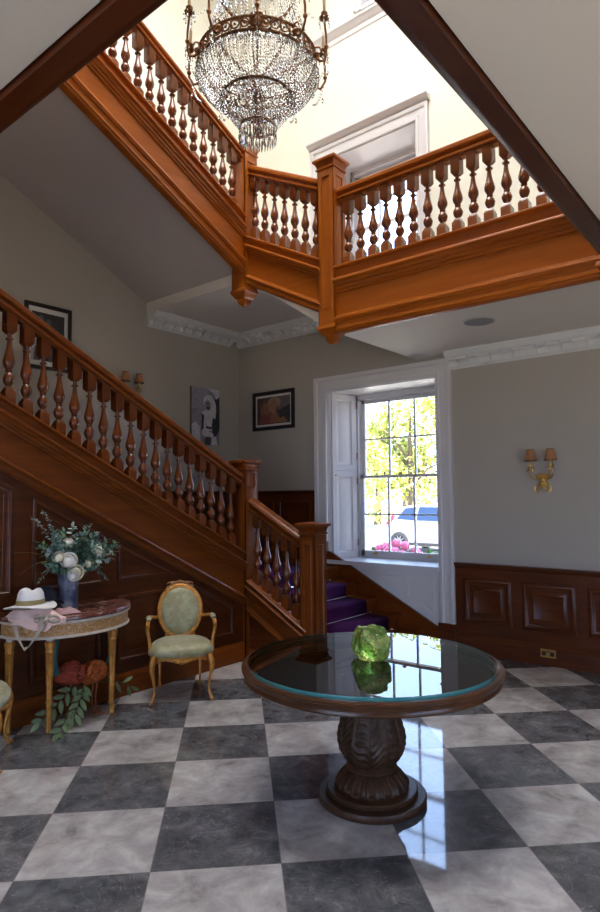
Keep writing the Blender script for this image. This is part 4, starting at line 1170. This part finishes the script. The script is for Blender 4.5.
def drape(name, label, cat, mat, fn, nu=46, nv_=40, thick=.004):
    b = MB(); vs = []; fs = []
    for i in range(nu+1):
        for j in range(nv_+1): vs.append(fn(i/nu, j/nv_))
    for i in range(nu):
        for j in range(nv_): fs.append((i*(nv_+1)+j, i*(nv_+1)+j+1, (i+1)*(nv_+1)+j+1, (i+1)*(nv_+1)+j))
    b.add(vs, fs); o = b.build(name, mat, sharp=80)
    m_ = o.modifiers.new('thick', 'SOLIDIFY'); m_.thickness = thick; m_.offset = 1
    return tag(o, label, cat)
M['pink'] = plain('pale pink cotton', (.78, .53, .46), .85, bump=.2, bscale=120)
M['pink2'] = plain('dusty pink knit', (.42, .25, .25), .9, bump=.4, bscale=160)
M['ribbon'] = plain('taupe satin ribbon', (.50, .42, .33), .55)
def rim(y, f=1.0):
    q = max(-1, min(1, (y-KY)/KA)); return KX+KB*f*math.sqrt(max(0, 1-q*q))
def pinkf(u, v):
    y = 2.185+.27*u; xr = rim(y, .985)+.008
    s_ = v*.36
    w = .5+.5*noise.noise(V((u*5, v*4, 3)))
    inner = -4.55
    L = xr-inner
    edge = min(1, 5*min(u, 1-u)); 
    hang = .05+.03*noise.noise(V((u*6, 1, 1)))+.045*math.exp(-((u-.45)/.2)**2)
    q = v*(L+hang)
    if q < L:
        hgt = (.035+.035*w)*edge*min(1, 6*v+.15)*min(1, (L-q)/.05+.12)
        return V((inner+q, y, KH+.004+hgt))
    return V((xr+.012+.012*math.sin(u*22)+.004*w, y+.01*math.sin(v*9), KH+.004-(q-L)))
drape('scarf', 'pale pink cotton scarf under the white hat, hanging over the console table rim', 'scarf', M['pink'], pinkf)
def pinkg(u, v):
    y = 2.45+.17*u; x = -4.44+.15*v+.03*u
    w = noise.noise(V((u*4, v*5, 9)))
    e_ = min(1, 4*min(u, 1-u, v, 1-v))
    return V((x, y, KH+.004+(.03+.025*w)*e_))
drape('folded_cloth', 'small dusty pink cloth crumpled at the foot of the vase', 'cloth', M['pink2'], pinkg, 26, 24)
# ribbon with bow hanging off the table edge
rb = thing('ribbon', (-4.18, 2.29, KH), 'taupe ribbon bow and loop hanging over the console table edge', 'ribbon')
def strip(pts, w, wd):
    b = MB(); vs = []; fs = []
    for p_, dd in zip(pts, wd): vs += [V(p_)-V(dd)*w/2, V(p_)+V(dd)*w/2]
    for i in range(len(pts)-1): fs.append((2*i, 2*i+1, 2*i+3, 2*i+2))
    b.add(vs, fs); return b
def solid(o, t=.003):
    m_ = o.modifiers.new('thick', 'SOLIDIFY'); m_.thickness = t; m_.offset = 0; return o
def rp(y, dx=0): return rim(y, .985)+.03+dx
al = V((.72, .69, 0))
pts = [(rp(2.31, -.03), 2.31, KH+.03), (rp(2.315, .02), 2.315, KH+.01), (rp(2.31, .03), 2.31, KH-.05), (rp(2.275, .03), 2.275, KH-.13), (rp(2.245, .04), 2.245, KH-.19), (rp(2.235, .04), 2.23, KH-.20), (rp(2.225, .04), 2.215, KH-.18), (rp(2.21, .04), 2.195, KH-.12), (rp(2.20, .03), 2.185, KH-.04)]
solid(strip(pts, .032, [al, al, al, V((.4, .7, .4)), V((.3, .6, .6)), V((.2, .3, .9)), V((.3, .6, -.6)), V((.4, .7, -.4)), al]).build('hanging_loop', M['ribbon'], rb))
c0 = V((rp(2.335, .03), 2.335, KH+.005))
for s_ in (-1, 1):
    pts = []; wd = []
    for k in range(13):
        a = 2*PI*k/12; pts.append(c0+al*s_*(.045-.045*math.cos(a))+V((0, 0, .022*math.sin(a)))+V((.012, -.008, 0))*math.sin(a/2)); wd.append(V((.5, -.33, .75)))
    solid(strip(pts, .03, wd).build('bow_loop', M['ribbon'], rb))
b = MB(); b.ball(c0+V((.012, -.006, 0)), (.016, .016, .016), 10, 7); b.build('bow_knot', M['ribbon'], rb)

# ------------------------------------------------------------------ bird ornaments and leaf garland under the console
M['feather_red'] = plain('russet red feathers', (.32, .045, .018), .8, var=.5, vscale=35)
M['feather_orange'] = plain('orange feathers', (.45, .11, .018), .8, var=.5, vscale=35)
M['teal'] = plain('teal feathers', (.018, .10, .085), .7, var=.3, vscale=30)
M['bird_leg'] = plain('orange bird legs', (.30, .09, .025), .6)
def bird(label, c, head, mat, facing):
    c = V(c); head = V(head); rnd = random.Random(int(c.y*1000))
    t = thing('bird_ornament', (c.x, c.y, 0), label, 'ornament')
    f = V(facing).normalized(); s_ = V((0, 0, 1)).cross(f)
    b = MB(); n = 14; loops = []
    for i in range(9):
        q = i/8; r = .088*math.sin(PI*(.06+.9*q))**.75
        ct_ = c+f*(-.13+.25*q)+V((0, 0, .02*math.sin(PI*q)-.03*(1-q)))
        loops.append([ct_+s_*r*.85*math.cos(2*PI*k/n)+V((0, 0, r*math.sin(2*PI*k/n))) for k in range(n)])
    b.loft(loops)
    # layered plume tufts
    for k in range(150):
        a, q = rnd.uniform(0, 2*PI), rnd.uniform(.1, .95)
        r = .086*math.sin(PI*(.06+.9*q))**.75
        nn_ = s_*math.cos(a)+V((0, 0, math.sin(a)))
        P = c+f*(-.13+.25*q)+V((0, 0, .02*math.sin(PI*q)-.03*(1-q)))+nn_*r*.9
        leaf(b, P, nn_*.8-f*.7, f, .038, .024, .35)
    b.build('body', mat, t, sharp=70)
    b = MB(); n0 = c+f*.10+V((0, 0, .03)); P2 = head
    m1 = n0+V((0, 0, .07))+f*.045
    pts = [n0*(1-q)**2+m1*2*q*(1-q)+P2*q*q for q in [i/9 for i in range(10)]]
    b.tube(pts, [.030-.014*i/9 for i in range(10)], 10); b.ball(P2+f*.004, (.026, .026, .022), 10, 8)
    nk = b.build('neck', M['teal'], t)
    b = MB(); b.tube([P2+f*.02, P2+f*.045-V((0, 0, .004)), P2+f*.07-V((0, 0, .018))], [.010, .007, .002], 8); b.build('beak', M['bird_leg'], nk)
    for q in (-1, 1):
        b = MB(); A = c+s_*.03*q-V((0, 0, .05)); B = V((c.x, c.y, .012))+s_*.035*q-f*.01
        b.tube([A, (A+B)/2-f*.012, B], [.009, .0055, .006], 7)
        for an in (-.5, 0, .5, PI):
            d = f*math.cos(an)+s_*math.sin(an); b.tube([B, B+d*.04-V((0, 0, .003)), B+d*(.07 if abs(an) < 1 else .04)-V((0, 0, .007))], [.006, .006, .003], 6)
        b.build('leg', M['bird_leg'], t)
    return t
bird('orange feathered bird ornament with teal neck standing by the right console leg', (-4.47, 2.885, .325), (-4.45, 3.0, .60), M['feather_orange'], (.15, 1, 0))
bird('russet red feathered bird ornament with curved teal neck, behind the left console leg', (-4.50, 2.66, .345), (-4.48, 2.555, .64), M['feather_red'], (.1, -1, 0))
M['bay'] = plain('pale green bay leaf', (.14, .19, .085), .5, var=.35, vscale=14)
def branch(pts, label, n=9, L=.095, W=.04):
    pts = [V(p_) for p_ in pts]; t = thing('leaf_branch', pts[0], label, 'foliage', 'leafy branches under the console table')
    b = MB(); b.tube(pts, [.004]*len(pts), 6); b.build('stem', M['stem'], t)
    rnd = random.Random(len(label)); b = MB(); m = len(pts)-1
    for i in range(n):
        q = (i+.5)/n*m; k = min(int(q), m-1); f = q-k; P = pts[k]*(1-f)+pts[k+1]*f; T_ = (pts[k+1]-pts[k]).normalized()
        sd = T_.cross(V((.76, -.62, .2))).normalized()
        leaf(b, P, T_*.8+sd*(.75 if i % 2 else -.75)+V((.1, -.08, -.05)), V((.76, -.62, .3)), L*rnd.uniform(.85, 1.15), W, .1)
    leaf(b, pts[-1], pts[-1]-pts[-2], V((.76, -.62, .3)), L, W, .1)
    for v in b.v: v.z = max(v.z, .004)
    b.build('leaves', M['bay'], t, smooth=False)
branch([(-4.44, 2.76, .26), (-4.40, 2.72, .20), (-4.36, 2.66, .13), (-4.33, 2.61, .06)], 'leafy green branch drooping in front of the red bird', 10)
branch([(-4.45, 2.70, .27), (-4.43, 2.60, .22), (-4.42, 2.50, .15), (-4.42, 2.40, .08)], 'long leafy branch trailing to the left behind the front console leg', 10)
branch([(-4.40, 2.62, .12), (-4.34, 2.55, .07), (-4.29, 2.49, .035), (-4.25, 2.44, .02)], 'short leafy branch lying on the floor behind the front console leg', 5)
branch([(-4.50, 2.96, .22), (-4.50, 3.08, .20), (-4.49, 3.16, .17), (-4.48, 3.22, .13)], 'dark leafy branch poking out right of the console leg', 4, .10, .032)

# ------------------------------------------------------------------ chandelier
HXc, HYc = -2.82, 3.025
ch = thing('chandelier', (HXc, HYc, 5.6), 'large tiered crystal chandelier with bronze candle arms hanging in the stairwell', 'chandelier')
Cc = V((HXc, HYc, 0))
def ring(r, z, h, w, name, mat=None, seg=64):
    b = MB(); b.loft([[Cc+V((rr_*math.cos(2*PI*k/seg), rr_*math.sin(2*PI*k/seg), zz)) for rr_, zz in ((r-w, z-h), (r, z-h), (r+w*.4, z-h*.5), (r+w*.4, z+h*.5), (r, z+h), (r-w, z+h))] for k in range(seg)], closed=True)
    return b.build(name, mat or M['bronze'], ch)
R1 = ring(.405, 4.63, .009, .012, 'main_ring'); ring(.41, 4.715, .007, .010, 'main_ring')
# openwork scroll band between the two rings
b = MB()
for k in range(40):
    a = 2*PI*k/40; da = 2*PI/40
    def Q(f, z, r=.408): return Cc+V((r*math.cos(a+da*f), r*math.sin(a+da*f), z))
    s_ = 1 if k % 2 else -1
    b.tube([Q(.5+.45*math.cos(q), 4.6725+s_*.028*math.sin(q)) for q in [x*.55 for x in range(12)]], .0055, 5)
    b.tube([Q(0, 4.635), Q(.25, 4.66), Q(0, 4.71)], .005, 5)
    b.ball(Q(.5, 4.6725), .009, 6, 5)
b.build('openwork_band', M['bronze'], ch)
ring(.245, 4.435, .007, .012, 'middle_ring'); ring(.122, 4.235, .008, .010, 'lower_ring'); ring(.255, 5.18, .008, .012, 'upper_ring'); ring(.20, 5.62, .01, .012, 'crown_ring')
b = MB(); b.tube([Cc+V((0, 0, 4.24)), Cc+V((0, 0, 5.6)), Cc+V((0, 0, 6.9))], .012, 10); b.lathe([(.0, 4.18), (.02, 4.185), (.035, 4.21), (.03, 4.235), (.012, 4.25), (.012, 4.35), (.024, 4.42), (.028, 4.46), (.02, 4.50), (.014, 4.55), (.014, 4.9), (.05, 4.97), (.06, 5.03), (.02, 5.08), (.014, 5.1)], Cc, 20)
for k in range(10):
    a = 2*PI*(k+.5)/10; d = V((math.cos(a), math.sin(a), 0))
    b.tube([Cc+V((0, 0, 4.56)), Cc+d*.2+V((0, 0, 4.585)), Cc+d*.40+V((0, 0, 4.63))], .0065, 6)
    for q in range(9): b.ball(Cc+d*(.06+.04*q)+V((0, 0, 4.565+.0035*q*(1+q*.05))), .012, 6, 5)
b.build('central_stem', M['bronze'], ch)
b = MB(); b.tube([Cc+V((0, 0, 6.85)), Cc+V((0, 0, ZTOP-.02))], .01, 8); b.lathe([(.07, ZTOP), (.07, ZTOP-.02), (.02, ZTOP-.06), (.012, ZTOP-.08)], Cc, 16); b.build('hanging_rod', M['bronze'], ch)
b = MB(); b.box((HXc-.02, LY0, ZTOP+.0), (HXc+.02, LY1, ZTOP+.06)); struct('trim_lantern_bar', b, M['white'], 'white bar of the roof lantern carrying the chandelier', 'beam')
def bead(b, P, r, seg=6): b.octa(P, r, r*1.12, seg)
def strand(fn, n, r, name='crystal_strand', r2=None):
    b = MB()
    for i in range(n):
        q = i/(n-1); bead(b, fn(q), r+((r2 or r)-r)*q)
    return b.build(name, M['crystal'], ch, smooth=False)
bow = [(.404, 4.625), (.402, 4.58), (.388, 4.535), (.355, 4.49), (.31, 4.455), (.25, 4.425)]
bow2 = [(.246, 4.43), (.225, 4.375), (.185, 4.31), (.15, 4.265), (.124, 4.237)]
def along(pl, q):
    f = q*(len(pl)-1); k = min(int(f), len(pl)-2); f -= k
    return pl[k][0]*(1-f)+pl[k+1][0]*f, pl[k][1]*(1-f)+pl[k+1][1]*f
def polar(r, a, z): return Cc+V((r*math.cos(a), r*math.sin(a), z))
NB = 48
for k in range(NB):
    a = 2*PI*k/NB
    strand(lambda q: polar(along(bow, q)[0], a, along(bow, q)[1]), 17, .0135, r2=.011)
for k in range(24):
    a = 2*PI*k/24
    strand(lambda q: polar(along(bow2, q)[0], a, along(bow2, q)[1]), 13, .0105, r2=.008)
# swags between the strands, as one mesh of loose crystal
b = MB()
for k in range(NB):
    a = 2*PI*(k+.5)/NB
    for i in range(14): 
        q = i/13; r_, z_ = along(bow, q*.97); bead(b, polar(r_*.985, a, z_), .0115)
for k in range(20):
    for i in range(9):
        q = i/8; a = 2*PI*(k+q)/20; bead(b, polar(.417, a, 4.63-.07*math.sin(PI*q)), .012)
        bead(b, polar(.25, a, 4.43-.045*math.sin(PI*q)), .009)
for k in range(40):
    a = 2*PI*k/40
    b.octa(polar(.42, a, 4.585), .012, .026, 6)
for k in range(14):
    a = 2*PI*k/14
    for i in range(7): bead(b, polar(.068-.004*i, a+.22*(i % 2), 4.57-.022*i), .0115)
    for i in range(5): bead(b, polar(.055-.003*i, a+.22*(i % 2), 4.38-.02*i), .010)
for k in range(30):
    a = 2*PI*k/30
    for i in range(12):
        q = i/11; bead(b, polar(.385-.30*q, a, 4.60-.10*math.sin(PI*q)-.13*q), .0115)
b.build('crystal_swags', M['crystal'], ch, smooth=False)['kind'] = 'stuff'
# inner tent and upper tier
b = MB()
for k in range(36):
    a = 2*PI*k/36
    for i in range(15):
        q = i/14; r_ = .395-.145*q**.8; z_ = 4.73+.44*q; bead(b, polar(r_, a, z_-.02*math.sin(PI*q)), .0115)
    for i in range(16):
        q = i/15; bead(b, polar(.25-.05*q+.025*math.sin(PI*q), a, 5.19+.42*q), .0105)
b.build('crystal_tent', M['crystal'], ch, smooth=False)['kind'] = 'stuff'
# prism fringe
b = MB()
for k in range(36):
    a = 2*PI*k/36
    bead(b, polar(.126, a, 4.222), .009)
    b.octa(polar(.126, a, 4.165), .0085, .048, 5)
    a2 = a+.1
    if k % 2: b.octa(polar(.085, a2, 4.15), .0085, .045, 5)
    bead(b, polar(.262, a, 5.155), .009); b.octa(polar(.262, a, 5.105), .009, .042, 5)
for k in range(12): b.octa(polar(.045, 2*PI*k/12, 4.14), .008, .04, 5)
b.build('prism_fringe', M['crystal'], ch, smooth=False)['kind'] = 'stuff'
# candle arms, ten round the main ring
def_a = math.atan2(-HYc, -HXc)
for k in range(10):
    a = def_a+2*PI*k/10
    d = V((math.cos(a), math.sin(a), 0)); Z = V((0, 0, 1))
    R_ = lambda r, z: Cc+d*r+Z*z
    hi = (k % 2 == 0)
    b = MB()
    rc_, zc_ = (.475, 4.91) if hi else (.50, 4.875)
    pts = [R_(.41, 4.675), R_(.44, 4.63), R_(.475, 4.625), R_(rc_+.012, 4.69), R_(rc_+.012, 4.78), R_(rc_, zc_)]
    b.tube(pts, [.012, .010, .009, .008, .008, .008], 7)
    b.tube([R_(.42+.028*math.cos(q), 4.705+.028*math.sin(q)) for q in [x*.6 for x in range(10)]], .006, 6)
    b.ball(R_(.415, 4.675), .024, 8, 6); b.ball(R_(rc_+.012, 4.72), .016, 8, 6)
    b.lathe([(.005, zc_-.01), (.014, zc_), (.034, zc_+.012), (.036, zc_+.018), (.018, zc_+.022), (.022, zc_+.035), (.024, zc_+.05), (.016, zc_+.055), (.001, zc_+.056)], Cc+d*rc_, 12)
    ar = b.build('candle_arm', M['bronze'], ch)
    b = MB(); b.lathe([(.0105, zc_+.05), (.0105, zc_+.155), (.004, zc_+.16)], Cc+d*rc_, 10); cn = b.build('candle', M['candle'], ar)
    b = MB(); b.lathe([(.003, zc_+.158), (.009, zc_+.178), (.007, zc_+.198), (.001, zc_+.22)], Cc+d*rc_, 8); b.build('bulb', M['crystal'], ar)
    b = MB()
    for q in range(6):
        an = 2*PI*q/6; c_ = Cc+d*rc_+V((.036*math.cos(an), .036*math.sin(an), zc_)); b.octa(c_, .007, .014, 5); b.octa(c_-Z*.032, .008, .019, 5)
    for q in range(11):
        f = q/10; b.octa(R_(.50-.085*f, 4.67-.16*math.sin(PI*f*.55)-.05*f+.03*f), .0095, .0105, 6)
    b.octa(R_(.49, 4.54), .012, .028, 6)
    for q in range(10):
        f = q/9; b.octa(R_(.50-.24*f, 4.93+.26*f-.10*math.sin(PI*f)), .0085, .0095, 6)
    b.build('arm_pendants', M['crystal'], ar, smooth=False)['kind'] = 'stuff'

# ------------------------------------------------------------------ outside
gm, nt, p = new_mat('pale gravel drive')
tcn = nt.nodes.new('ShaderNodeTexCoord'); nn = nt.nodes.new('ShaderNodeTexNoise'); nn.inputs['Scale'].default_value = .35; nn.inputs['Detail'].default_value = 8
rr = nt.nodes.new('ShaderNodeValToRGB'); e = rr.color_ramp.elements; e[0].position = .40; e[0].color = (.30, .25, .17, 1); e[1].position = .56; e[1].color = (.46, .43, .38, 1)
nt.links.new(tcn.outputs['Object'], nn.inputs[0]); nt.links.new(nn.outputs[0], rr.inputs[0]); nt.links.new(rr.outputs[0], p.inputs['Base Color']); p.inputs['Roughness'].default_value = .95
b = MB(); b.box((-120, YO, -.3), (60, 160, -.05)); b.box((-120, -60, -.3), (60, YB-.3, -.05)); b.box((-120, YB-.3, -.3), (XL-.3, YO, -.05)); b.box((XR+.3, YB-.3, -.3), (60, YO, -.05))
o = b.build('ground', gm); tag(o, 'sunlit pale gravel drive outside the window', 'ground', kind='structure')

b = MB(); b.box((-40, YO, -.06), (20, 9.6, -.03)); o = b.build('bounce_strip', plain('pale bounce strip', (.62, .60, .58), .9, var=.15, vscale=1.5)); tag(o, 'pale bounce strip added outside the house to reflect light in at the window', 'bounce_strip', kind='structure')  # pale strip added outside to bounce light up onto the soffits
M['car'] = plain('white car paint', (.55, .56, .58), .35, coat=.3)
M['car_glass'] = plain('dark tinted car glass', (.015, .03, .07), .2, spec=.3)
M['tail'] = plain('red tail lamp', (.55, .02, .05), .3)
M['tyre'] = plain('tyre rubber', (.025, .025, .028), .8)
M['alloy'] = plain('alloy wheel', (.22, .22, .24), .5, .3)
CX0, CY0_, CW, CL = -10.58, 17.2, 1.78, 4.2
car = thing('car', (CX0+CL/2, CY0_+CW/2, -.05), 'white hatchback car parked on the drive outside the window', 'car')
# body: sections from rear to front; each is a closed cross profile (y, z)
def csec(x, zb, zs, zr, wr, f=1.0):
    h = CW/2*f; yc = CY0_+CW/2
    pr_ = [(-h*.93, zb), (-h, zb+.12), (-h*1.0, (zb+zs)/2), (-h*.96, zs), (-wr, zr-.03), (-wr*.85, zr), (wr*.85, zr), (wr, zr-.03), (h*.96, zs), (h, (zb+zs)/2), (h, zb+.12), (h*.93, zb)]
    return [V((x, yc+a, z-.05)) for a, z in pr_]
secs = [(0, .42, .80, .86, .70, .86), (.06, .30, .92, 1.02, .72, .95), (.22, .24, .98, 1.22, .68, .99), (.55, .22, .98, 1.42, .62, 1), (1.2, .20, .96, 1.48, .60, 1), (2.0, .20, .94, 1.47, .60, 1), (2.5, .20, .93, 1.34, .62, 1), (3.05, .20, .92, .99, .70, 1), (3.6, .22, .88, .93, .70, .98), (4.05, .26, .74, .80, .66, .9), (4.2, .34, .60, .66, .6, .82)]
b = MB(); b.loft([csec(CX0+x, *r) for x, *r in secs]); b.build('body', M['car'], car, sharp=50)
b = MB()
yn = CY0_+.012
def win(pts):
    q = []
    for x, z in pts:
        k = (z-.97)/.5; y = CY0_+.02+k*.27-.012
        q.append(V((CX0+x, y, z-.05)))
    b.loft([q, [p_+V((0, .02, 0)) for p_ in q]])
win([(.42, 1.03), (1.05, .99), (1.05, 1.41), (.62, 1.36)]); win([(1.12, .99), (2.05, .98), (1.98, 1.40), (1.12, 1.41)]); win([(2.12, .98), (2.95, .97), (2.45, 1.30), (2.06, 1.40)])
b.build('side_windows', M['car_glass'], car, smooth=False)
b = MB(); b.loft([[V((CX0+x, y, z-.05)) for x, z in ((.02, .86), (.20, .84), (.36, 1.12), (.28, 1.14))] for y in (CY0_-.005, CY0_+.12)]); b.build('tail_lamp', M['tail'], car, smooth=False)
for x in (.54, 3.3):
    for y in (CY0_-.05, CY0_+CW-.16):
        b = MB(); q = [(.20, .035), (.20, -.0), (.29, .0), (.315, .02), (.315, .18), (.29, .20), (.20, .20)]
        b.loft([[V((CX0+x+r*math.cos(2*PI*k/28), y+d, .27+r*math.sin(2*PI*k/28))) for k in range(28)] for r, d in q], closed=True)
        b.loft([[V((CX0+x+r*math.cos(2*PI*k/28), y+.03, .27+r*math.sin(2*PI*k/28))) for k in range(28)] for r in (.205, .001)])
        wl = b.build('wheel', M['tyre'], car)
        b = MB()
        for k in range(10):
            a = 2*PI*k/10; b.loft([[V((CX0+x+r*math.cos(a+s_), y+.005, .27+r*math.sin(a+s_))) for r, s_ in ((.04, .5), (.21, .09), (.21, -.09), (.04, -.5))], [V((CX0+x+r*math.cos(a+s_), y+.028, .27+r*math.sin(a+s_))) for r, s_ in ((.04, .5), (.21, .09), (.21, -.09), (.04, -.5))]])
        b.build('spokes', M['alloy'], wl, smooth=False)
b = MB(); b.box((CX0+.3, CY0_-.004, .16), (CX0+3.8, CY0_+.03, .26)); b.build('sill_trim', M['tyre'], car)

# hydrangea by the window
M['hyd'] = plain('pink hydrangea florets', (.78, .20, .34), .7, var=.3, vscale=20)
M['hyd_leaf'] = plain('hydrangea leaf', (.10, .24, .04), .55, var=.35, vscale=8)
hb = thing('hydrangea_bush', (-4.85, 8.3, -.05), 'pink flowering hydrangea bush just outside the window', 'bush')
b = MB(); rnd = random.Random(3)
for k in range(420):
    P = V((-4.85+rnd.gauss(0, .30), 8.3+rnd.gauss(0, .2), rnd.uniform(.1, .86))); leaf(b, P, V((rnd.uniform(-1, 1), rnd.uniform(-1, 1), rnd.uniform(-.2, .6))), V((0, 0, 1)), .13, .08)
b.build('leaves', M['hyd_leaf'], hb, smooth=False)
b = MB()
for k in range(9):
    a = k*.8; b.tube([(-4.85+.1*math.cos(a), 8.3+.1*math.sin(a), -.05), (-4.85+.32*math.cos(a), 8.3+.2*math.sin(a), .9)], .007, 5)
b.build('stems', M['stem'], hb)
for k, (x, y, z) in enumerate(((-5.14, 8.22, .90), (-5.00, 8.15, .94), (-4.85, 8.2, .985), (-4.70, 8.2, .96), (-4.58, 8.3, .88), (-4.92, 8.08, .87), (-4.78, 8.05, .88), (-5.26, 8.3, .86), (-5.34, 8.25, .80), (-4.66, 8.06, .84), (-5.08, 8.06, .82), (-4.48, 8.2, .84))):
    b = MB()
    for i in range(70):
        d = V((rnd.gauss(0, 1), rnd.gauss(0, 1), rnd.gauss(.2, 1))).normalized(); P = V((x, y, z))+d*.064
        u = d.orthogonal().normalized(); w = d.cross(u); s_ = .022
        b.add([P+u*s_, P+w*s_, P-u*s_, P-w*s_, P+d*.008], [(0, 1, 4), (1, 2, 4), (2, 3, 4), (3, 0, 4)])
    b.ball((x, y, z), .058, 8, 6)
    b.build('flower_head', M['hyd'], hb, smooth=False)

M['tree'] = plain('sunlit tree leaf', (.46, .49, .13), .6, var=.5, vscale=3)
M['tree2'] = plain('yellow green tree leaf', (.62, .60, .18), .6, var=.4, vscale=3)
M['bark'] = plain('grey brown bark', (.12, .09, .06), .9, bump=.6, bscale=12)
def tree(label, x, y, h, r, mat, seed, n=2600, low=.2, size=.34):
    t = thing('tree', (x, y, -.05), label, 'tree')
    rnd = random.Random(seed); b = MB()
    clumps = [(V((x, y, h*.62)), r*.75)]+[(V((x+rnd.uniform(-1, 1)*r*.75, y+rnd.uniform(-1, 1)*r*.7, h*rnd.uniform(low, .95))), r*rnd.uniform(.3, .5)) for _ in range(16)]
    for k in range(n):
        c, q = clumps[rnd.randrange(len(clumps))]
        d = V((rnd.gauss(0, 1), rnd.gauss(0, 1), rnd.gauss(0, 1))).normalized(); P = c+d*q*rnd.uniform(.55, 1.05)
        leaf(b, P, V((rnd.uniform(-1, 1), rnd.uniform(-1, 1), rnd.uniform(-.8, .3))), V((rnd.uniform(-.5, .5), rnd.uniform(-.5, .5), 1)), size*rnd.uniform(.7, 1.3), size*.6)
    b.build('crown', mat, t, smooth=False)
    b = MB(); b.tube([(x, y, -.05), (x+.1, y, h*.25), (x-.05, y+.1, h*.55), (x, y, h*.8)], [r*.09, r*.07, r*.05, r*.02], 10)
    for k in range(6):
        a = k*1.05; b.tube([(x, y, h*(.3+.05*k)), (x+math.cos(a)*r*.35, y+math.sin(a)*r*.35, h*(.45+.06*k)), (x+math.cos(a)*r*.7, y+math.sin(a)*r*.7, h*(.5+.07*k))], [r*.035, r*.02, r*.008], 7)
    b.build('trunk', M['bark'], t)
    return t
tree('tall green tree filling the middle of the window view', -16.2, 29, 6.9, 2.9, M['tree'], 11, 3200)
tree('yellow green tree seen at the left of the window view', -20.8, 33, 7.0, 2.6, M['tree2'], 12, 2200, .35)
tree('green tree seen at the right edge of the window view', -12.0, 33, 5.2, 2.2, M['tree'], 13, 2400)
tree('small yellow green tree behind the tall green one', -24, 42, 6.5, 3, M['tree2'], 14, 1800, .3)

# ------------------------------------------------------------------ light
w = bpy.data.worlds.new('sky'); S.world = w; w.use_nodes = True
nt = w.node_tree; bg = nt.nodes['Background']
bg.inputs['Color'].default_value = (.42, .61, 1.0, 1); bg.inputs['Strength'].default_value = 6.5
def area(name, loc, rot, sx, sy, power, col, portal=False):
    l = bpy.data.lights.new(name, 'AREA'); l.shape = 'RECTANGLE'; l.size = sx; l.size_y = sy; l.energy = power; l.color = col
    if portal: l.cycles.is_portal = True
    o = bpy.data.objects.new(name, l); COL.objects.link(o); o.location = loc; o.rotation_euler = rot
    return o
area('roof_lantern_daylight', ((LX0+LX1)/2, (LY0+LY1)/2, ZTOP+.1), (0, 0, 0), LX1-LX0, LY1-LY0, 310, (1.0, .95, .86))
area('window_portal', (WX, 7.16, 1.97), (-PI/2, 0, 0), 2*WH+.1, 2.3, 1, (1, 1, 1), True)
area('upper_window_portal', (-4.17, 7.16, 5.3), (-PI/2, 0, 0), 2*WH+.1, 2.1, 1, (1, 1, 1), True)
area('top_window_portal', ((W3[0]+W3[1])/2, 7.16, 8.65), (-PI/2, 0, 0), 1.4, 1.4, 1, (1, 1, 1), True)
area('doorway_portal', ((DX0+DX1)/2, YB-.31, DZ1/2), (PI/2, 0, 0), DX1-DX0, DZ1, 1, (1, 1, 1), True)
area('side_window_portal', (XR+.31, (RW0+RW1)/2, 1.8), (0, PI/2, 0), 1.8, RW1-RW0, 1, (1, 1, 1), True)
sun = bpy.data.lights.new('sun', 'SUN'); sun.energy = 32; sun.angle = .01; sun.color = (1, .94, .82)
so = bpy.data.objects.new('sun', sun); COL.objects.link(so); so.rotation_euler = V((-.70, .16, -.69)).to_track_quat('-Z', 'Y').to_euler(); so.location = (25, -5, 25)

# ------------------------------------------------------------------ camera
cam = bpy.data.cameras.new('camera'); co = bpy.data.objects.new('camera', cam); COL.objects.link(co); S.camera = co
F = 623.2; cam.sensor_fit = 'HORIZONTAL'; cam.sensor_width = 36; cam.lens = F*36/600
pit, rol, yaw = math.radians(3.74), math.radians(-.48), math.radians(-39.23)
fwd = V((math.sin(yaw)*math.cos(pit), math.cos(yaw)*math.cos(pit), math.sin(pit)))
rt = V((math.cos(yaw), -math.sin(yaw), 0)); up = rt.cross(fwd)
r2 = rt*math.cos(rol)+up*math.sin(rol); u2 = -rt*math.sin(rol)+up*math.cos(rol)
m = Matrix.Identity(4)
for i in range(3): m[i][0], m[i][1], m[i][2] = r2[i], u2[i], -fwd[i]
m.translation = V((0, 0, 1.70)); co.matrix_world = m
cam.clip_start = .05; cam.clip_end = 500

S.view_settings.view_transform = 'Standard'; S.view_settings.look = 'None'; S.view_settings.gamma = 1; S.view_settings.use_curve_mapping = False
S.view_settings.exposure = .15
S.cycles.use_denoising = True
S.cycles.max_bounces = 10; S.cycles.transparent_max_bounces = 24; S.cycles.transmission_bounces = 10
S.cycles.caustics_reflective = False; S.cycles.caustics_refractive = False
S.cycles.sample_clamp_indirect = 8
